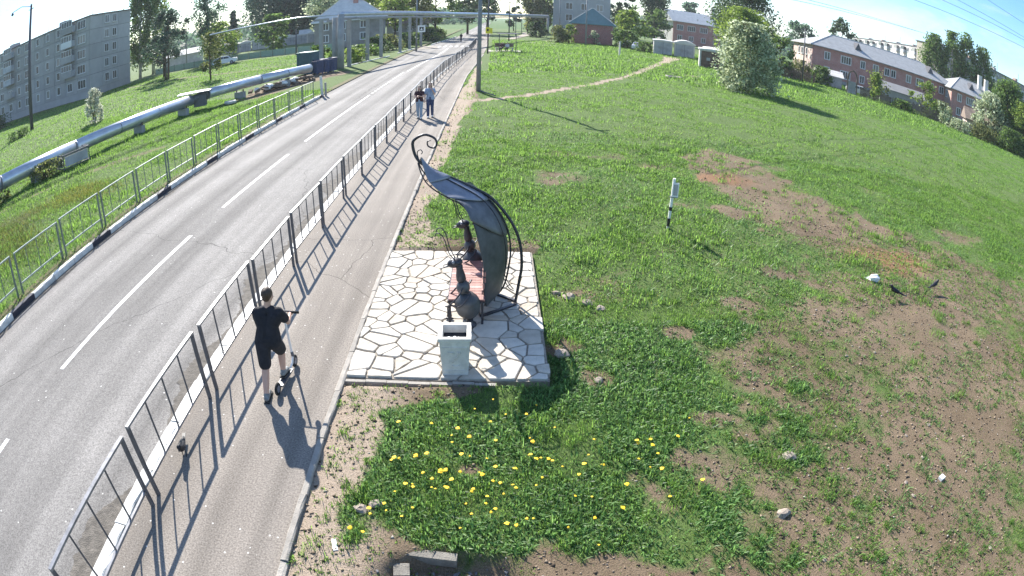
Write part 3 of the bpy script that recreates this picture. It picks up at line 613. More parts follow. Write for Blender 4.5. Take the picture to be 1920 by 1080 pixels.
# ------------------------------------------------------------------ concrete litter bin
b = thing('litter_bin', 'square pale concrete litter bin with raised emblem on the flagstones', 'litter bin', (-.47, 7.04, .03), R(2))
mb = MB(); H = .57; wa, wb, t = .175, .205, .045
V = []
for w, z in ((wa, 0), (wb, H), (wb-t, H), (wb-t-.01, .12)): V += [(-w, -w, z), (w, -w, z), (w, w, z), (-w, w, z)]
F = [(3, 2, 1, 0)]
for a in range(3):
    for k in range(4): F.append((a*4+k, a*4+(k+1) % 4, a*4+4+(k+1) % 4, a*4+4+k))
F.append((12, 13, 14, 15)); mb.add(V, F); mb.build('body', mBin, b)
mb = MB()
for (cx, cy2, sx, sy) in ((0, -wb+.012, 2*wb+.03, .06), (0, wb-.012, 2*wb+.03, .06), (-wb+.012, 0, .06, 2*wb-.084), (wb-.012, 0, .06, 2*wb-.084)): mb.box((cx, cy2, H+.012), (sx, sy, .045))
mb.build('rim', mBin, b)
mb = MB()
def fy(z): return -(wa+(wb-wa)*z/H)-.004
for p, q in (((-.15, .08), (.15, .08)), ((-.16, .46), (.16, .46)), ((-.15, .08), (-.16, .46)), ((.15, .08), (.16, .46))): mb.bar((p[0], fy(p[1]), p[1]), (q[0], fy(q[1]), q[1]), .012, .012)
mb.build('panel_moulding', mBin, b)
mb = MB()
for P in ([(-.09, .385), (-.03, .38), (-.01, .36)], [(.03, .40), (.05, .37), (.035, .33), (.02, .28), (-.02, .24), (-.03, .215)], [(.06, .39), (.07, .36)], [(-.06, .25), (-.07, .24)], [(-.04, .17), (0, .15), (.05, .165), (.06, .175)], [(.05, .33), (.02, .31), (.0, .27)]):
    mb.tube([(x, fy(z), z) for x, z in P], .010, 6)
mb.build('emblem', mBin, b, True)
mb = MB(); rr = random.Random(3)
for k in range(5): mb.ball((rr.uniform(-.08, .08), rr.uniform(-.12, -.04), .49+rr.uniform(0, .03)), (rr.uniform(.03, .06), rr.uniform(.03, .05), rr.uniform(.03, .05)), 7, 5)
tag(mb.build('crumpled_litter', mPaper, loc=(-.47, 7.04, .03)), 'crumpled white paper and bags inside the concrete bin', 'litter')
mb = MB(); mb.box((0, 0, -.13), (.305, .305, .29), R(2)); tag(mb.build('bin_shade_filling', mDark, loc=(-.47, 7.04, .50)), 'dark block standing for the refuse and shade inside the concrete bin', 'litter')  # near-black block paints the shade inside the bin
# ------------------------------------------------------------------ people
def blob(name, fill, voxel, mat, parent, smooth=3):
    mb = MB(); fill(mb); me = mb.mesh(name, mat); o = bpy.data.objects.new(name, me); C.objects.link(o)
    m = o.modifiers.new('r', 'REMESH'); m.mode = 'VOXEL'; m.voxel_size = voxel; m.use_smooth_shade = True
    m2 = o.modifiers.new('s', 'SMOOTH'); m2.iterations = smooth; m2.factor = .5
    dg = bpy.context.evaluated_depsgraph_get(); me2 = bpy.data.meshes.new_from_object(o.evaluated_get(dg)); C.objects.unlink(o); bpy.data.objects.remove(o)
    me2.materials.clear(); me2.materials.append(mat); me2.name = name
    return put(name, me2, parent)
def person(label, loc, rz, J, shirt, trousers, shoes, hair, sleeve=.55, legs='long', long_hair=False, sc=1.0, vox=.009, dress=None):
    p = thing('person', label, 'person', loc, rz); p.scale = (sc, sc, sc)
    V3 = lambda k: Vector(J[k])
    hd = V3('head'); hf = Vector(J.get('face', (0, 1, 0))).normalized(); hs = hf.cross(Vector((0, 0, 1))).normalized()
    def legs_f(mb, g=0, upto=1.0, ank=True):
        for s in 'LR':
            h, k, a = V3('hip'+s), V3('knee'+s), V3('ank'+s)
            if upto <= .5: mb.caps(h, .088+g, h.lerp(k, upto*2), .068+g)
            else:
                mb.caps(h, .088+g, k, .057+g); mb.caps(k, .057+g, k.lerp(a, .35), .055+g); mb.caps(k.lerp(a, .35), .055+g, a, .038+g*1.3)
    def torso_f(mb, g=0, low=0.):
        hL, hR, sL, sR = V3('hipL'), V3('hipR'), V3('shL'), V3('shR'); c = (hL+hR)/2; n = V3('neck')
        for h, s2 in ((hL, sL), (hR, sR)):
            h2 = h.lerp(s2, low)
            w = c.lerp(n, .45)+(h-c)*.62
            mb.caps(h2, .098+g, w, .088+g); mb.caps(w, .088+g, s2.lerp(n, .32)-Vector((0, 0, .08)), .098+g)
            mb.caps(s2.lerp(n, .25)-Vector((0, 0, .03)), .062+g, n.lerp(s2, .2)-Vector((0, 0, .03)), .05+g)
    def arm_f(mb, g=0, upto=1.0):
        for s in 'LR':
            a, e, w = V3('sh'+s), V3('elb'+s), V3('wr'+s)
            if upto < 1: mb.caps(a, .052+g, a.lerp(e, upto), .045+g*1.4)
            else: mb.caps(a, .05+g, e, .037+g); mb.caps(e, .038+g, w, .025+g)
    def body(mb):
        legs_f(mb); torso_f(mb); arm_f(mb)
        n = V3('neck'); mb.caps(n-Vector((0, 0, .04)), .052, hd-Vector((0, 0, .05))-hf*.02, .048)
        mb.ball(hd, (.074, .088, .108), 14, 10); mb.caps(hd-Vector((0, 0, .06))+hf*.045, .038, hd-Vector((0, 0, .03))+hf*.04, .045)
        mb.caps(hd+hf*.085-Vector((0, 0, .01)), .010, hd+hf*.098-Vector((0, 0, .03)), .014)
        for s in (-1, 1): mb.ball(hd+hs*.075*s-Vector((0, 0, .01)), (.014, .02, .03), 8, 6)
        for s, sg in (('L', -1), ('R', 1)):
            w, e = V3('wr'+s), V3('elb'+s); d = (w-e).normalized(); sd2 = d.cross(Vector((0, 0, 1))); sd2 = (sd2 if sd2.length > .2 else d.cross(Vector((0, 1, 0)))).normalized(); up = sd2.cross(d)
            curl = J.get('curl', .5); pc = w+d*.075
            mb.caps(w, .024, pc+sd2*.016, .022); mb.caps(w, .024, pc-sd2*.016, .022)
            for q, l in ((-1.5, .055), (-.5, .07), (.5, .066), (1.5, .05)):
                b0 = pc+sd2*q*.0165; b1 = b0+(d*(1-curl*.4)-up*curl*.6).normalized()*l*.55; b2 = b1+(d*(1-curl)-up*curl).normalized()*l*.5
                mb.caps(b0, .0105, b1, .0095, 7); mb.caps(b1, .0095, b2, .008, 7)
            t0 = w+d*.03; t1 = t0+(sd2*sg*-1*.6+d*.6-up*.3).normalized()*.05; mb.caps(t0, .013, t1, .0105, 7); mb.caps(t1, .0105, t1+(d*.8-up*.5).normalized()*.03, .009, 7)
            a = V3('ank'+s); f = Vector(J.get('foot'+s, (0, 1, 0))).normalized(); mb.caps(a-f*.03-Vector((0, 0, .04)), .034, a+f*.13-Vector((0, 0, .05)), .03)
    blob('body', body, vox, mSkin, p)
    def shirtf(mb): torso_f(mb, .016, .04); arm_f(mb, .018, sleeve)
    blob('shirt', shirtf, vox*1.2, shirt, p)
    def trf(mb):
        hL, hR = V3('hipL'), V3('hipR'); mb.caps(hL+Vector((0, 0, .05)), .104, hR+Vector((0, 0, .05)), .104); mb.caps(hL, .1, hR, .1)
        legs_f(mb, .026 if legs == 'short' else .018, .42 if legs == 'short' else 1.0)
    blob('shorts' if legs == 'short' else 'trousers', trf, vox*1.2, trousers, p)
    for s in 'LR':
        a = V3('ank'+s); f = Vector(J.get('foot'+s, (0, 1, 0))).normalized()
        def shf(mb): mb.caps(a-f*.035-Vector((0, 0, .035)), .043, a+f*.14-Vector((0, 0, .045)), .038); mb.caps(a, .045, a-Vector((0, 0, .03)), .045)
        sh = blob('shoe', shf, vox, shoes, p)
        mb = MB(); q = a+f*.05-Vector((0, 0, .082)); mb.box((0, 0, 0), (.085, .27, .02)); so2 = mb.build('sole', mSole, sh); so2.matrix_local = Matrix.Translation(q) @ Vector((0, 1, 0)).rotation_difference(f).to_matrix().to_4x4()
    def hairf(mb):
        mb.ball(hd+Vector((0, 0, .028))-hf*.018, (.081, .09, .09), 14, 10); mb.caps(hd-hf*.05-Vector((0, 0, .02)), .062, hd-hf*.05+Vector((0, 0, .03)), .07)
        if long_hair:
            for q in (-.045, 0, .045): mb.caps(hd-hf*.05+hs*q, .05, hd-hf*.075+hs*q*1.3-Vector((0, 0, .26)), .035)
    blob('hair', hairf, vox, hair, p)
    for s in (-1, 1): MB().ball(hd+hf*.083+hs*.031*s+Vector((0, 0, .012)), .011, 6, 4).build('eye', mBlk, p)
    mb = MB(); mb.caps(hd+hf*.086+hs*-.02-Vector((0, 0, .055)), .005, hd+hf*.086+hs*.02-Vector((0, 0, .055)), .005, 6); mb.build('mouth', mTeeB, p)
    return p
boyJ = dict(hipL=(-.075, .02, .76), hipR=(.085, .05, .77), kneeL=(-.07, -.06, .42), kneeR=(.075, .27, .50), ankL=(-.065, -.24, .095), ankR=(.07, .22, .20), footL=(-.1, 1, 0), footR=(.05, 1, -.15),
            neck=(.04, .13, 1.24), shL=(-.115, .10, 1.17), shR=(.20, .12, 1.17), elbL=(-.17, .22, .97), wrL=(-.02, .44, .92), elbR=(.27, .24, .96), wrR=(.225, .46, .95), head=(.06, .17, 1.385), face=(.1, 1, -.25), curl=.9)
person('boy in black t-shirt and shorts riding a kick scooter beside the fence', (-2.93, 6.36, 0), 0, boyJ, mCloth, mCloth, mShoeG, mHair, .6, 'short', vox=.0075)
sc = thing('kick_scooter', 'slim kick scooter ridden by the boy in black', 'scooter', (-2.85, 6.57, 0), R(-4))
MB().box((0, 0, .085), (.10, .44, .025)).build('deck', mSteel, sc)
MB().tube([(0, .22, .09), (0, .33, .12), (0, .38, .20), (0, .345, .62), (0, .31, .97)], .017, 8).build('stem', mWht, sc, True)
MB().tube([(0, .40, .12), (0, .375, .28)], .024, 8).build('fork', mSteel, sc, True)
mb = MB(); mb.tube([(-.22, .30, .965), (0, .31, .975), (.22, .30, .965)], .012, 7); hb = mb.build('handlebar', mSteel, sc, True)
for s in (-1, 1): MB().tube([(s*.14, .303, .967), (s*.25, .30, .965)], .018, 7).build('grip', mRubber, hb, True)
for yy in (.42, -.30):
    w = MB().lathe([(.03, -.014), (.085, -.014), (.095, 0), (.085, .014), (.03, .014)], (0, 0, 0), 18, (1, 0, 0)).build('wheel', mRubber, sc, True, (0, yy, .095)); MB().lathe([(.01, -.018), (.05, -.017), (.05, .017), (.01, .018)], n=12, axis=(1, 0, 0)).build('hub', mForgeL, w)
walk = dict(hipL=(-.085, 0, .88), hipR=(.085, 0, .88), kneeL=(-.09, .09, .48), kneeR=(.09, -.02, .48), ankL=(-.09, .1, .1), ankR=(.09, -.14, .11), neck=(0, 0, 1.38), shL=(-.165, 0, 1.31), shR=(.165, 0, 1.31), elbL=(-.23, -.02, 1.05), wrL=(-.22, .1, .84), elbR=(.23, .04, 1.06), wrR=(.23, .18, .86), head=(0, .02, 1.53), face=(0, 1, -.05))
w1 = dict(walk); w1.update(elbL=(-.2, .12, 1.1), wrL=(-.04, .28, 1.16), elbR=(.2, .12, 1.1), wrR=(.06, .28, 1.12))
w2 = dict(walk); w2.update(elbL=(-.21, .1, 1.10), wrL=(-.10, .22, 1.32), kneeR=(.09, .08, .48), ankR=(.09, .1, .1), kneeL=(-.09, 0, .48), ankL=(-.09, -.12, .11))
person('woman in dark top and pale blue jeans walking next to the fence', (-3.28, 26.6, 0), R(178), w1, mTeeB, mJeansL, mShoeW, mHair, .4, long_hair=True, sc=.93, vox=.011)
person('woman in blue-grey t-shirt and dark jeans with loose auburn hair', (-2.83, 26.85, 0), R(183), w2, mTeeG, mJeansD, mShoeW, mHairR, .65, long_hair=True, sc=1.0, vox=.011)
person('distant person in black clothes crossing the road', (-6.0, 108, ZR), R(160), walk, mCloth, mCloth, mSole, mHair, .9, vox=.02)
person('distant person in black on the far end of the footpath', (8.5, 163, -.1), R(170), walk, mCloth, mCloth, mSole, mHair, .9, vox=.025)
sit = dict(hipL=(-.09, 0, .5), hipR=(.09, 0, .5), kneeL=(-.1, .42, .5), kneeR=(.1, .42, .5), ankL=(-.1, .42, .1), ankR=(.1, .45, .1), neck=(0, .02, 1.0), shL=(-.17, .02, .94), shR=(.17, .02, .94), elbL=(-.22, .12, .7), wrL=(-.1, .34, .6), elbR=(.22, .12, .7), wrR=(.1, .34, .6), head=(0, .05, 1.15), face=(0, 1, -.1))
person('seated person in dark jacket on the bus stop bench', (.9, 76.6, 0), R(150), sit, mTeeB, mCloth, mSole, mHair, .95, vox=.02)
person('seated person in pale top on the bus stop bench', (1.55, 76.7, 0), R(165), sit, mTeeW, mCloth, mSole, mHairR, .95, vox=.02)
# ------------------------------------------------------------------ birds
def bird(loc, rz, label, wings=False):
    b = thing('crow', label, 'bird', loc, rz, None)
    def f(mb):
        mb.caps((0, -.06, .13), .045, (0, .07, .16), .055); mb.caps((0, .07, .16), .05, (0, .13, .215), .036); mb.ball((0, .145, .23), .037, 10, 8); mb.caps((0, -.08, .13), .03, (0, -.22, .10), .018)
        for s in (-1, 1): mb.caps((s*.045, .06, .155), .022, (s*.03, -.14, .125), .012)
    blob('body', f, .008, mCrow, b)
    MB().lathe([(.014, 0), (.010, .03), (.002, .06)], (0, .172, .228), 7, (0, 1, -.2)).build('beak', mBlk, b)
    for s in (-1, 1): MB().tube([(s*.025, .01, .11), (s*.027, .02, .0), (s*.027, .06, .003)], .006, 5).build('leg', mBlk, b)
    mb = MB(); mb.box((0, -.25, .095), (.05, .12, .012)); mb.build('tail', mCrow, b)
    return b
bird((-3.82, 4.84, 0), R(200), 'black crow standing on the sidewalk close to the fence')
bird((8.75, 9.42, .02), R(60), 'black crow on the bare soil beside the white rag')
bird((10.5, 9.8, .02), R(-75), 'black crow on the bare soil farther from the white rag')
# ------------------------------------------------------------------ buildings
def win_mesh(w, h, nm=1, nt=0, fr=.07):
    mb = MB(); d = .09
    fr = fr*1.35; mb.box((0, 0, -h/2), (w+2*fr, d, fr)).box((0, 0, h/2), (w+2*fr, d, fr)); mb.box((-w/2-fr/2, 0, 0), (fr, d, h-fr)).box((w/2+fr/2, 0, 0), (fr, d, h-fr))
    for k in range(nm): mb.box((-w/2+w*(k+1)/(nm+1), 0, 0), (fr*.8, d*.8, h-fr))
    a = mb.mesh('window', mWin)
    p = MB().box((0, 0, 0), (w, .03, h-fr)).mesh('pane', mGlass)
    s = MB().box((0, -.06, 0), (w+.25, .22, .06)).mesh('sill', mWin)
    return a, p, s, h
def window(par, M4, ms):
    a, p, s, h = ms; w = put('window', a, par); w.matrix_local = M4
    q = put('pane', p, w, (0, .012, 0)); put('sill', s, w, (0, 0, -h/2-.05)); return w
def frontM(x, z, off=.03): return Matrix.Translation((x, -off, z))
def rightM(L, y, z, off=.03): return Matrix.Translation((L+off, y, z)) @ Matrix.Rotation(math.pi/2, 4, 'Z')
def leftM(y, z, off=.03): return Matrix.Translation((-off, y, z)) @ Matrix.Rotation(-math.pi/2, 4, 'Z')
# grey five storey panel block on the left
def panel_block():
    Lx, Wd, H = 62.0, 12.7, 14.0
    t = thing('apartment_block', 'grey five storey panel block with balconies at the left edge beyond the pipe', 'apartment block', (-124.5, 74.3, -.1))
    mb = MB(); mb.box((Lx/2, Wd/2, H/2-.6), (Lx-.3, Wd-.3, H-1.0)); mb.build('core', mSeam, t)
    mb = MB(); mb.box((Lx/2, Wd/2, .55), (Lx+.05, Wd+.05, 1.3)); mb.build('plinth', mPanelD, t)
    mb = MB(); mb.box((Lx/2, Wd/2, H-.32), (Lx+.5, Wd+.5, .18)); mb.build('roof', mSeam, t)
    for x in (16, 33, 50): MB().box((x, 6, H+.4), (1.6, 2.2, 1.5)).build('roof_hatch', mPanelD, t)
    for k in range(9): MB().tube([(8+k*6.3, 5, H-.3), (8+k*6.3, 5, H+2.2)], .05, 5).build('antenna', mPoleD, t)
    ys = [0, 3.6, 8.7, Wd]
    sth = 2.52; z0 = 1.2
    w2 = win_mesh(1.1, 1.35, 1); w3 = win_mesh(1.9, 1.4, 2); w1 = win_mesh(.75, 1.3, 0)
    for r in range(5):
        z = z0+sth*(r+.5)
        for a, b in zip(ys[:-1], ys[1:]):
            MB().box((Lx-.04, (a+b)/2, z), (.24, b-a-.06, sth-.06)).build('wall_panel', mPanel, t)
        for y in (5.0, 7.4): window(t, rightM(Lx+.08, y, z+.1), w2)
        for k in range(20):
            x = Lx-1.6-k*3.1; MB().box((x, .04, z), (3.04, .24, sth-.05)).build('wall_panel', mPanelD, t)
        for k in range(15):
            x = Lx-2.0-k*3.1; kind = (0, 2, 1, 1, 1, 0, 1, 2, 2, 1, 0, 2, 1, 1, 1)[k]
            window(t, frontM(x, z+.1, .11), (w3, w1, w2)[kind] if k != 1 else w2)
            if k in (1, 7, 10) and r > 0:
                bl = MB().box((x, -.62, z-.62), (2.9, 1.1, .14)); bo = bl.build('balcony', mPanelD, t)
                MB().box((x, -1.15, z-.05), (2.9, .06, 1.0)).build('railing', random.choice((mBalc, mWin, mPanelD, mBalc)), bo)
                for sx in (-1.45, 1.45): MB().box((x+sx, -.62, z-.05), (.06, 1.0, 1.0)).build('railing', mBalc, bo)
                if random.random() < .65:
                    g = win_mesh(2.6, 1.0, 3); window_o = put('glazing', g[0], bo); window_o.matrix_local = Matrix.Translation((x, -1.12, z+.98)); 
                    pn = put('pane', g[1], bo); pn.matrix_local = Matrix.Translation((x, -1.09, z+.98))
    return t
panel_block()
def hip_house(name, label, cat, O, u, Lx, Wd, H, HR, mF, mL_, mR_, roofm, wf=(), wl=(), hip=3.2, over=.5, plinth=None, gable=False, chim=(), dormer=(), chm=None):
    ang = math.atan2(u[1], u[0]); t = thing(name, label, cat, (O[0], O[1], -.1), ang)
    e = .24
    MB().box((Lx/2, e/2, H/2), (Lx, e, H)).build('wall', mF, t); MB().box((e/2-.0, Wd/2, H/2), (e, Wd-2*e-.01, H)).build('wall', mL_, t)
    MB().box((Lx-e/2, Wd/2, H/2), (e, Wd-2*e-.01, H)).build('wall', mR_, t); MB().box((Lx/2, Wd-e/2, H/2), (Lx, e, H)).build('wall', mF, t)
    mb = MB(); o = over; hp = .02 if gable else hip
    V = [(-o, -o, H), (Lx+o, -o, H), (Lx+o, Wd+o, H), (-o, Wd+o, H), (-o if gable else hp, Wd/2, HR), (Lx+o if gable else Lx-hp, Wd/2, HR)]
    V += [(x, y, z-.14) for x, y, z in V[:4]]
    mb.add(V, [(0, 1, 5, 4), (1, 2, 5), (2, 3, 4, 5), (3, 0, 4), (9, 8, 7, 6), (0, 6, 7, 1), (1, 7, 8, 2), (2, 8, 9, 3), (3, 9, 6, 0)]); rf = mb.build('roof', roofm, t)
    if not gable:
        mb = MB(); mb.tube([(0-o, -o, H+.03), (hp, Wd/2, HR+.03), (Lx-hp, Wd/2, HR+.03), (Lx+o, -o, H+.03)], .09, 5); mb.build('ridge', mWhiteW, rf)
    for x, y, w, h in chim: MB().box((x, y, HR-.4+h/2-.6), (w, w*.8, h+1.2)).build('chimney', chm or mWhiteW, rf)
    for x in dormer:
        y0 = Wd*.16; zz = H+(HR-H)*(y0+o)/(Wd/2+o)
        mb = MB(); mb.add([(x-.8, y0, zz), (x+.8, y0, zz), (x, y0, zz+1.5), (x, y0+3.0, zz+1.5)], [(0, 1, 2), (1, 3, 2), (0, 2, 3), (0, 3, 1)]); mb.build('dormer', mSeam, rf)
    if plinth: MB().box((Lx/2, Wd/2, .4), (Lx+.1, Wd+.1, .9)).build('plinth', plinth, t)
    cache = {}
    for x, z, w, h, n in wf:
        k = (w, h, n); cache.setdefault(k, win_mesh(w, h, n, fr=.11)); window(t, frontM(x, z), cache[k])
    for y, z, w, h, n in wl:
        k = (w, h, n); cache.setdefault(k, win_mesh(w, h, n, fr=.11)); window(t, leftM(y, z), cache[k])
    return t
wfA = []
for x, w, n in ((3.2, 1.0, 1), (7.4, 2.1, 3), (11.3, .9, 1), (14.4, 1.1, 1), (17.2, 1.0, 1), (18.8, 1.0, 1), (22.8, 1.1, 1), (25.8, 1.8, 2), (29.0, 1.1, 1), (32, 1.1, 1)):
    wfA += [(x, 5.2, w, 1.5, n), (x, 2.2, w, 1.5, n)]
hip_house('brick_house', 'long red brick two storey house with grey hipped roof and pink end wall', 'house', (57.9, 99.4), (.976, -.217), 36, 14, 6.8, 9.9, mBrick, mPlast, mBrick, mRoofD, wfA, [(4, 5.2, 1.0, 1.4, 0), (7, 5.2, 1.5, 1.4, 1), (9.4, 5.2, 1.0, 1.4, 0)], 6.5, .7, mConc, dormer=(11, 30), chim=())
wfB = [(x, z, w, 1.5, n) for x, w, n in ((2.2, .9, 1), (5.2, 2.0, 3), (8.2, 1.1, 1), (11.2, 1.4, 1), (14.5, 1.2, 1)) for z in (5.0, 2.1)]
hip_house('brick_house', 'salmon brick house with hipped roof and two white chimneys behind the right shrubs', 'house', (88.6, 88.2), (.93, -.37), 18, 14, 6.5, 9.6, mBrick, mSalmon, mBrick, mRoofD, wfB, [(3, 5, .9, 1.5, 1), (6.5, 5, .9, 1.5, 1), (10, 5, .9, 1.5, 1), (3, 2.1, .9, 1.6, 1), (6.5, 2.1, 1.0, 1.6, 1), (10, 2.1, .9, 1.5, 1)], 5, .6, mConc, dormer=(6.5,), chim=((10, 5, 1.0, 2.6), (12, 5, 1.0, 2.2)))
wfC = [(x, 5.6, w, 1.7, n) for x, w, n in ((2.4, 2.0, 2), (6.6, 2.6, 3), (11.2, 2.6, 3), (15.8, 1.6, 1), (19, 1.6, 1), (24, 1.6, 1))]+[(x, 2.2, 1.4, 1.6, 1) for x in (2.4, 6.6, 11.2, 15.8, 19)]
hip_house('brick_house', 'far red and white two storey house with pale gable roof above the garages', 'house', (54.3, 182.1), (.98, .199), 40, 11, 7.6, 11.4, mBrick, mWhiteW, mBrick, mRoofS, wfC, [(4, 5.6, .9, 1.4, 0)], 3, .8, None, gable=True, chim=((17, 4, 1.7, 3.0),))
def slab(name, label, O, u, Lx, Wd, H, mF, mL_, mR_, floors, pitch, wsize, x0=1.5, balc=(), lw=(), maxx=None, off=0):
    ang = math.atan2(u[1], u[0]); t = thing(name, label, 'apartment block', (O[0], O[1], -.1), ang); e = .3
    MB().box((Lx/2, e/2, H/2), (Lx, e, H)).build('wall', mF, t); MB().box((e/2, Wd/2, H/2), (e, Wd-2*e-.01, H)).build('wall', mL_, t); MB().box((Lx-e/2, Wd/2, H/2), (e, Wd-2*e-.01, H)).build('wall', mR_, t)
    MB().box((Lx/2, Wd/2, H+.1), (Lx+.5, Wd+.5, .25)).build('roof', mSeam, t)
    w = win_mesh(wsize[0], wsize[1], wsize[2], fr=.12); sth = H/floors
    for r in range(floors):
        x = x0; k = 0
        while x < Lx-1 and (maxx is None or x < maxx):
            z = sth*(r+.55)
            if k % 5 in balc and r > 0:
                b = MB().box((x, -.6, z-.75), (3.0, 1.2, 1.1)).build('balcony', random.choice((mBalc, mWin, mPanelD)), t); g = MB().box((x, -.6, z+.4), (2.9, 1.1, 1.1)).build('glazing', mGlass, b)
            else: window(t, frontM(x, z), w)
            x += pitch; k += 1
        for y in lw: window(t, leftM(y, sth*(r+.55)), w)
    for k in range(5):
        x = Lx*(k+.5)/5; MB().box((x, Wd/2, H+.8), (1.2, 1.8, 1.5)).build('vent_stack', mSalmon if k % 2 else mPanelD, t); MB().tube([(x+2, Wd/2, H), (x+2, Wd/2, H+3.6)], .06, 5).build('antenna', mPoleD, t)
    return t
slab('apartment_block', 'pale five storey block behind the red brick house with crowded balconies', (149, 219), (-.273, -.962), 84, 12, 17.0, mWhiteW, mWhiteW, mWhiteW, 5, 3.4, (1.6, 1.5, 1), balc=(1, 3))
slab('apartment_block', 'beige blank end wall of a five storey block behind the birches', (112.5, 119), (.995, -.10), 62, 12, 17.5, mPanelD, mBeige, mPanelD, 5, 3.2, (1.5, 1.5, 1), balc=(2,))
slab('apartment_block', 'grey five storey block rising behind the maroon shop', (15.7, 169.2), (.99, -.14), 15.8, 12, 17, mPanel, mPanel, mPanel, 5, 4.2, (1.7, 1.9, 1), x0=4.4, balc=())
# maroon shop with teal roof
hip_house('shop', 'small maroon shop with a teal hipped roof in front of the grey block', 'shop', (14.1, 114.1), (.988, -.155), 7.8, 6.5, 4.1, 7.3, mShop, mShop, mShop, mRoofG, (), (), 3.7, .55, None)
hip_house('house', 'whitewashed house with a pale steep roof behind the overhead pipe stands', 'house', (-31, 101), (.97, .245), 12.5, 9, 5.0, 9.4, mOld, mOld, mOld, mRoofS, [(x, z, .9, 1.3, 1) for x in (2, 5, 8.6) for z in (1.9, 4.1)], (), 5, .6, None, chim=((7.3, 3.4, .9, 2.0),), chm=mBrick)
hip_house('house', 'low house with a broken brown roof behind the street sign', 'house', (-23, 128), (.99, .1), 9, 8, 3.4, 7.0, mPanelD, mPanelD, mPanelD, mRoofB, [(x, 2.3, 1., 1.2, 1) for x in (2, 5, 8)], (), 2, .6, None, gable=True)
# garages
def garage(O, u, Lx, Wd, H, label, arched, dm, group=None):
    ang = math.atan2(u[1], u[0]); t = thing('garage', label, 'garage', (O[0], O[1], -.08), ang, group)
    mb = MB(); mb.box((Lx/2, Wd/2, H/2), (Lx, Wd, H)); mb.build('wall', mGarW, t)
    mb = MB(); hr = .5 if arched else .12; n = 8; V = []; F = []
    for y in (-.2, Wd+.2):
        for k in range(n+1):
            a = k/n; V.append((-.15+(Lx+.3)*a, y, H+hr*math.sin(math.pi*a)+.02))
        V += [(Lx+.15, y, H-.12), (-.15, y, H-.12)]
    m = n+3
    F = [tuple(range(m)), tuple(range(2*m-1, m-1, -1))]+[(k, m+k, m+(k+1) % m, (k+1) % m) for k in range(m)]
    mb.add(V, F); mb.build('roof', mRoofS, t)
    d = MB(); d.box((Lx/2, -.04, H*.47), (Lx*.86, .1, H*.86)); do = d.build('door', dm, t)
    MB().box((Lx/2, -.1, H*.47), (.05, .03, H*.84)).build('door_seam', mSeam, do); MB().box((Lx/2-.5, -.1, H*.5), (.5, .04, .4)).build('patch', mPanelD, do)
    return t
garage((25.6, 96.7), (.97, -.24), 3.1, 6, 2.5, 'grey flat roofed garage farthest left of the garage group', False, mGar)
garage((28.9, 95.7), (.96, -.28), 3.4, 6, 2.5, 'grey garage with a low arched roof between its neighbours', True, mGar)
garage((26.3, 75.4), (.95, -.31), 3.4, 6, 2.6, 'brick garage with pale posts next to the silvery bush', False, mRust)
garage((32.5, 91.0), (.95, -.31), 3.2, 6, 2.4, 'pale garage tucked between the arched and the brick garage', False, mGarW)
for k in range(9):
    a = k/9; garage((-67+24*a, 134.2+10*a+random.uniform(-.5, .5), ), (.92, .385), 2.9, 6, 2.3+random.uniform(-.2, .3), 'pale garage in the distant row below the tall hazy trees', k % 2 == 0, random.choice((mGar, mGarW, mPanelD)), 'distant garages in a row')
for a in ((-74, 118, 9), (-50, 150, 8)): hip_house('shed', ('low white roofed shed behind the parked white car', 'low shed behind the far garages')[a[0] > -60], 'shed', (a[0], a[1]), (.95, .3), a[2], 5, 2.4, 3.6, mWhiteW, mWhiteW, mWhiteW, mRoofS, (), (), 1, .3, None, gable=True)
# sheds and fences before the brick houses
hip_house('shed', 'grey shed with a white sloping roof before the red brick house', 'shed', (50.2, 84.0), (.91, -.41), 4.4, 4.0, 2.0, 2.9, mGar, mGarW, mGar, mGarW, (), (), .5, .3, None, gable=True)
hip_house('shed', 'dark grey lean-to with flat roof under the brick house windows', 'shed', (62.0, 81), (.90, -.43), 9, 4, 2.3, 3.5, mPanelD, mPanelD, mPanelD, mPanelD, (), (), .5, .2, None, gable=True)
hip_house('shed', 'low brown shed with a sagging gable roof beside the right shrubs', 'shed', (71.3, 66.2), (.80, -.60), 7, 5, 2.2, 4.0, mPlast, mPlast, mWood, mRoofB, (), (), .5, .4, None, gable=True)
g = thing('garden_gate', 'dark arched wooden gate with steps before the brick house', 'gate', (52.7, 76.8, 0), R(-30))
MB().tube([(-.8, 0, 0), (-.8, 0, 2.6), (-.5, 0, 3.4), (0, 0, 3.7), (.5, 0, 3.4), (.8, 0, 2.6), (.8, 0, 0)], .13, 6).build('arch', mWood, g); MB().box((0, .15, 1.0), (1.3, .08, 1.9)).build('door', mConc, g)
for k in range(4): MB().box((0, -.5-.0*k+.15*k, .08+.14*k), (1.4, .28, .14)).build('step', mConc, g)
def wood_fence(pts, label, h, mat):
    t = thing('wooden_fence', label, 'fence', (pts[0][0], pts[0][1], 0))
    for a, b in zip(pts[:-1], pts[1:]):
        d = math.hypot(b[0]-a[0], b[1]-a[1]); n = int(d/.16); mb = MB(); rr = random.Random(int(a[0]*7))
        for k in range(n):
            q = (k+.5)/n; hh = h*rr.uniform(.82, 1.08)
            if rr.random() < .06: continue
            mb.box((a[0]+(b[0]-a[0])*q-pts[0][0], a[1]+(b[1]-a[1])*q-pts[0][1], hh/2), (.13, .03, hh), math.atan2(b[1]-a[1], b[0]-a[0]))
        o = mb.build('plank_row', mat, t); o['kind'] = 'stuff'
        MB().bar((a[0]-pts[0][0], a[1]-pts[0][1]+.04, h*.7), (b[0]-pts[0][0], b[1]-pts[0][1]+.04, h*.7), .08).build('rail', mat, t)
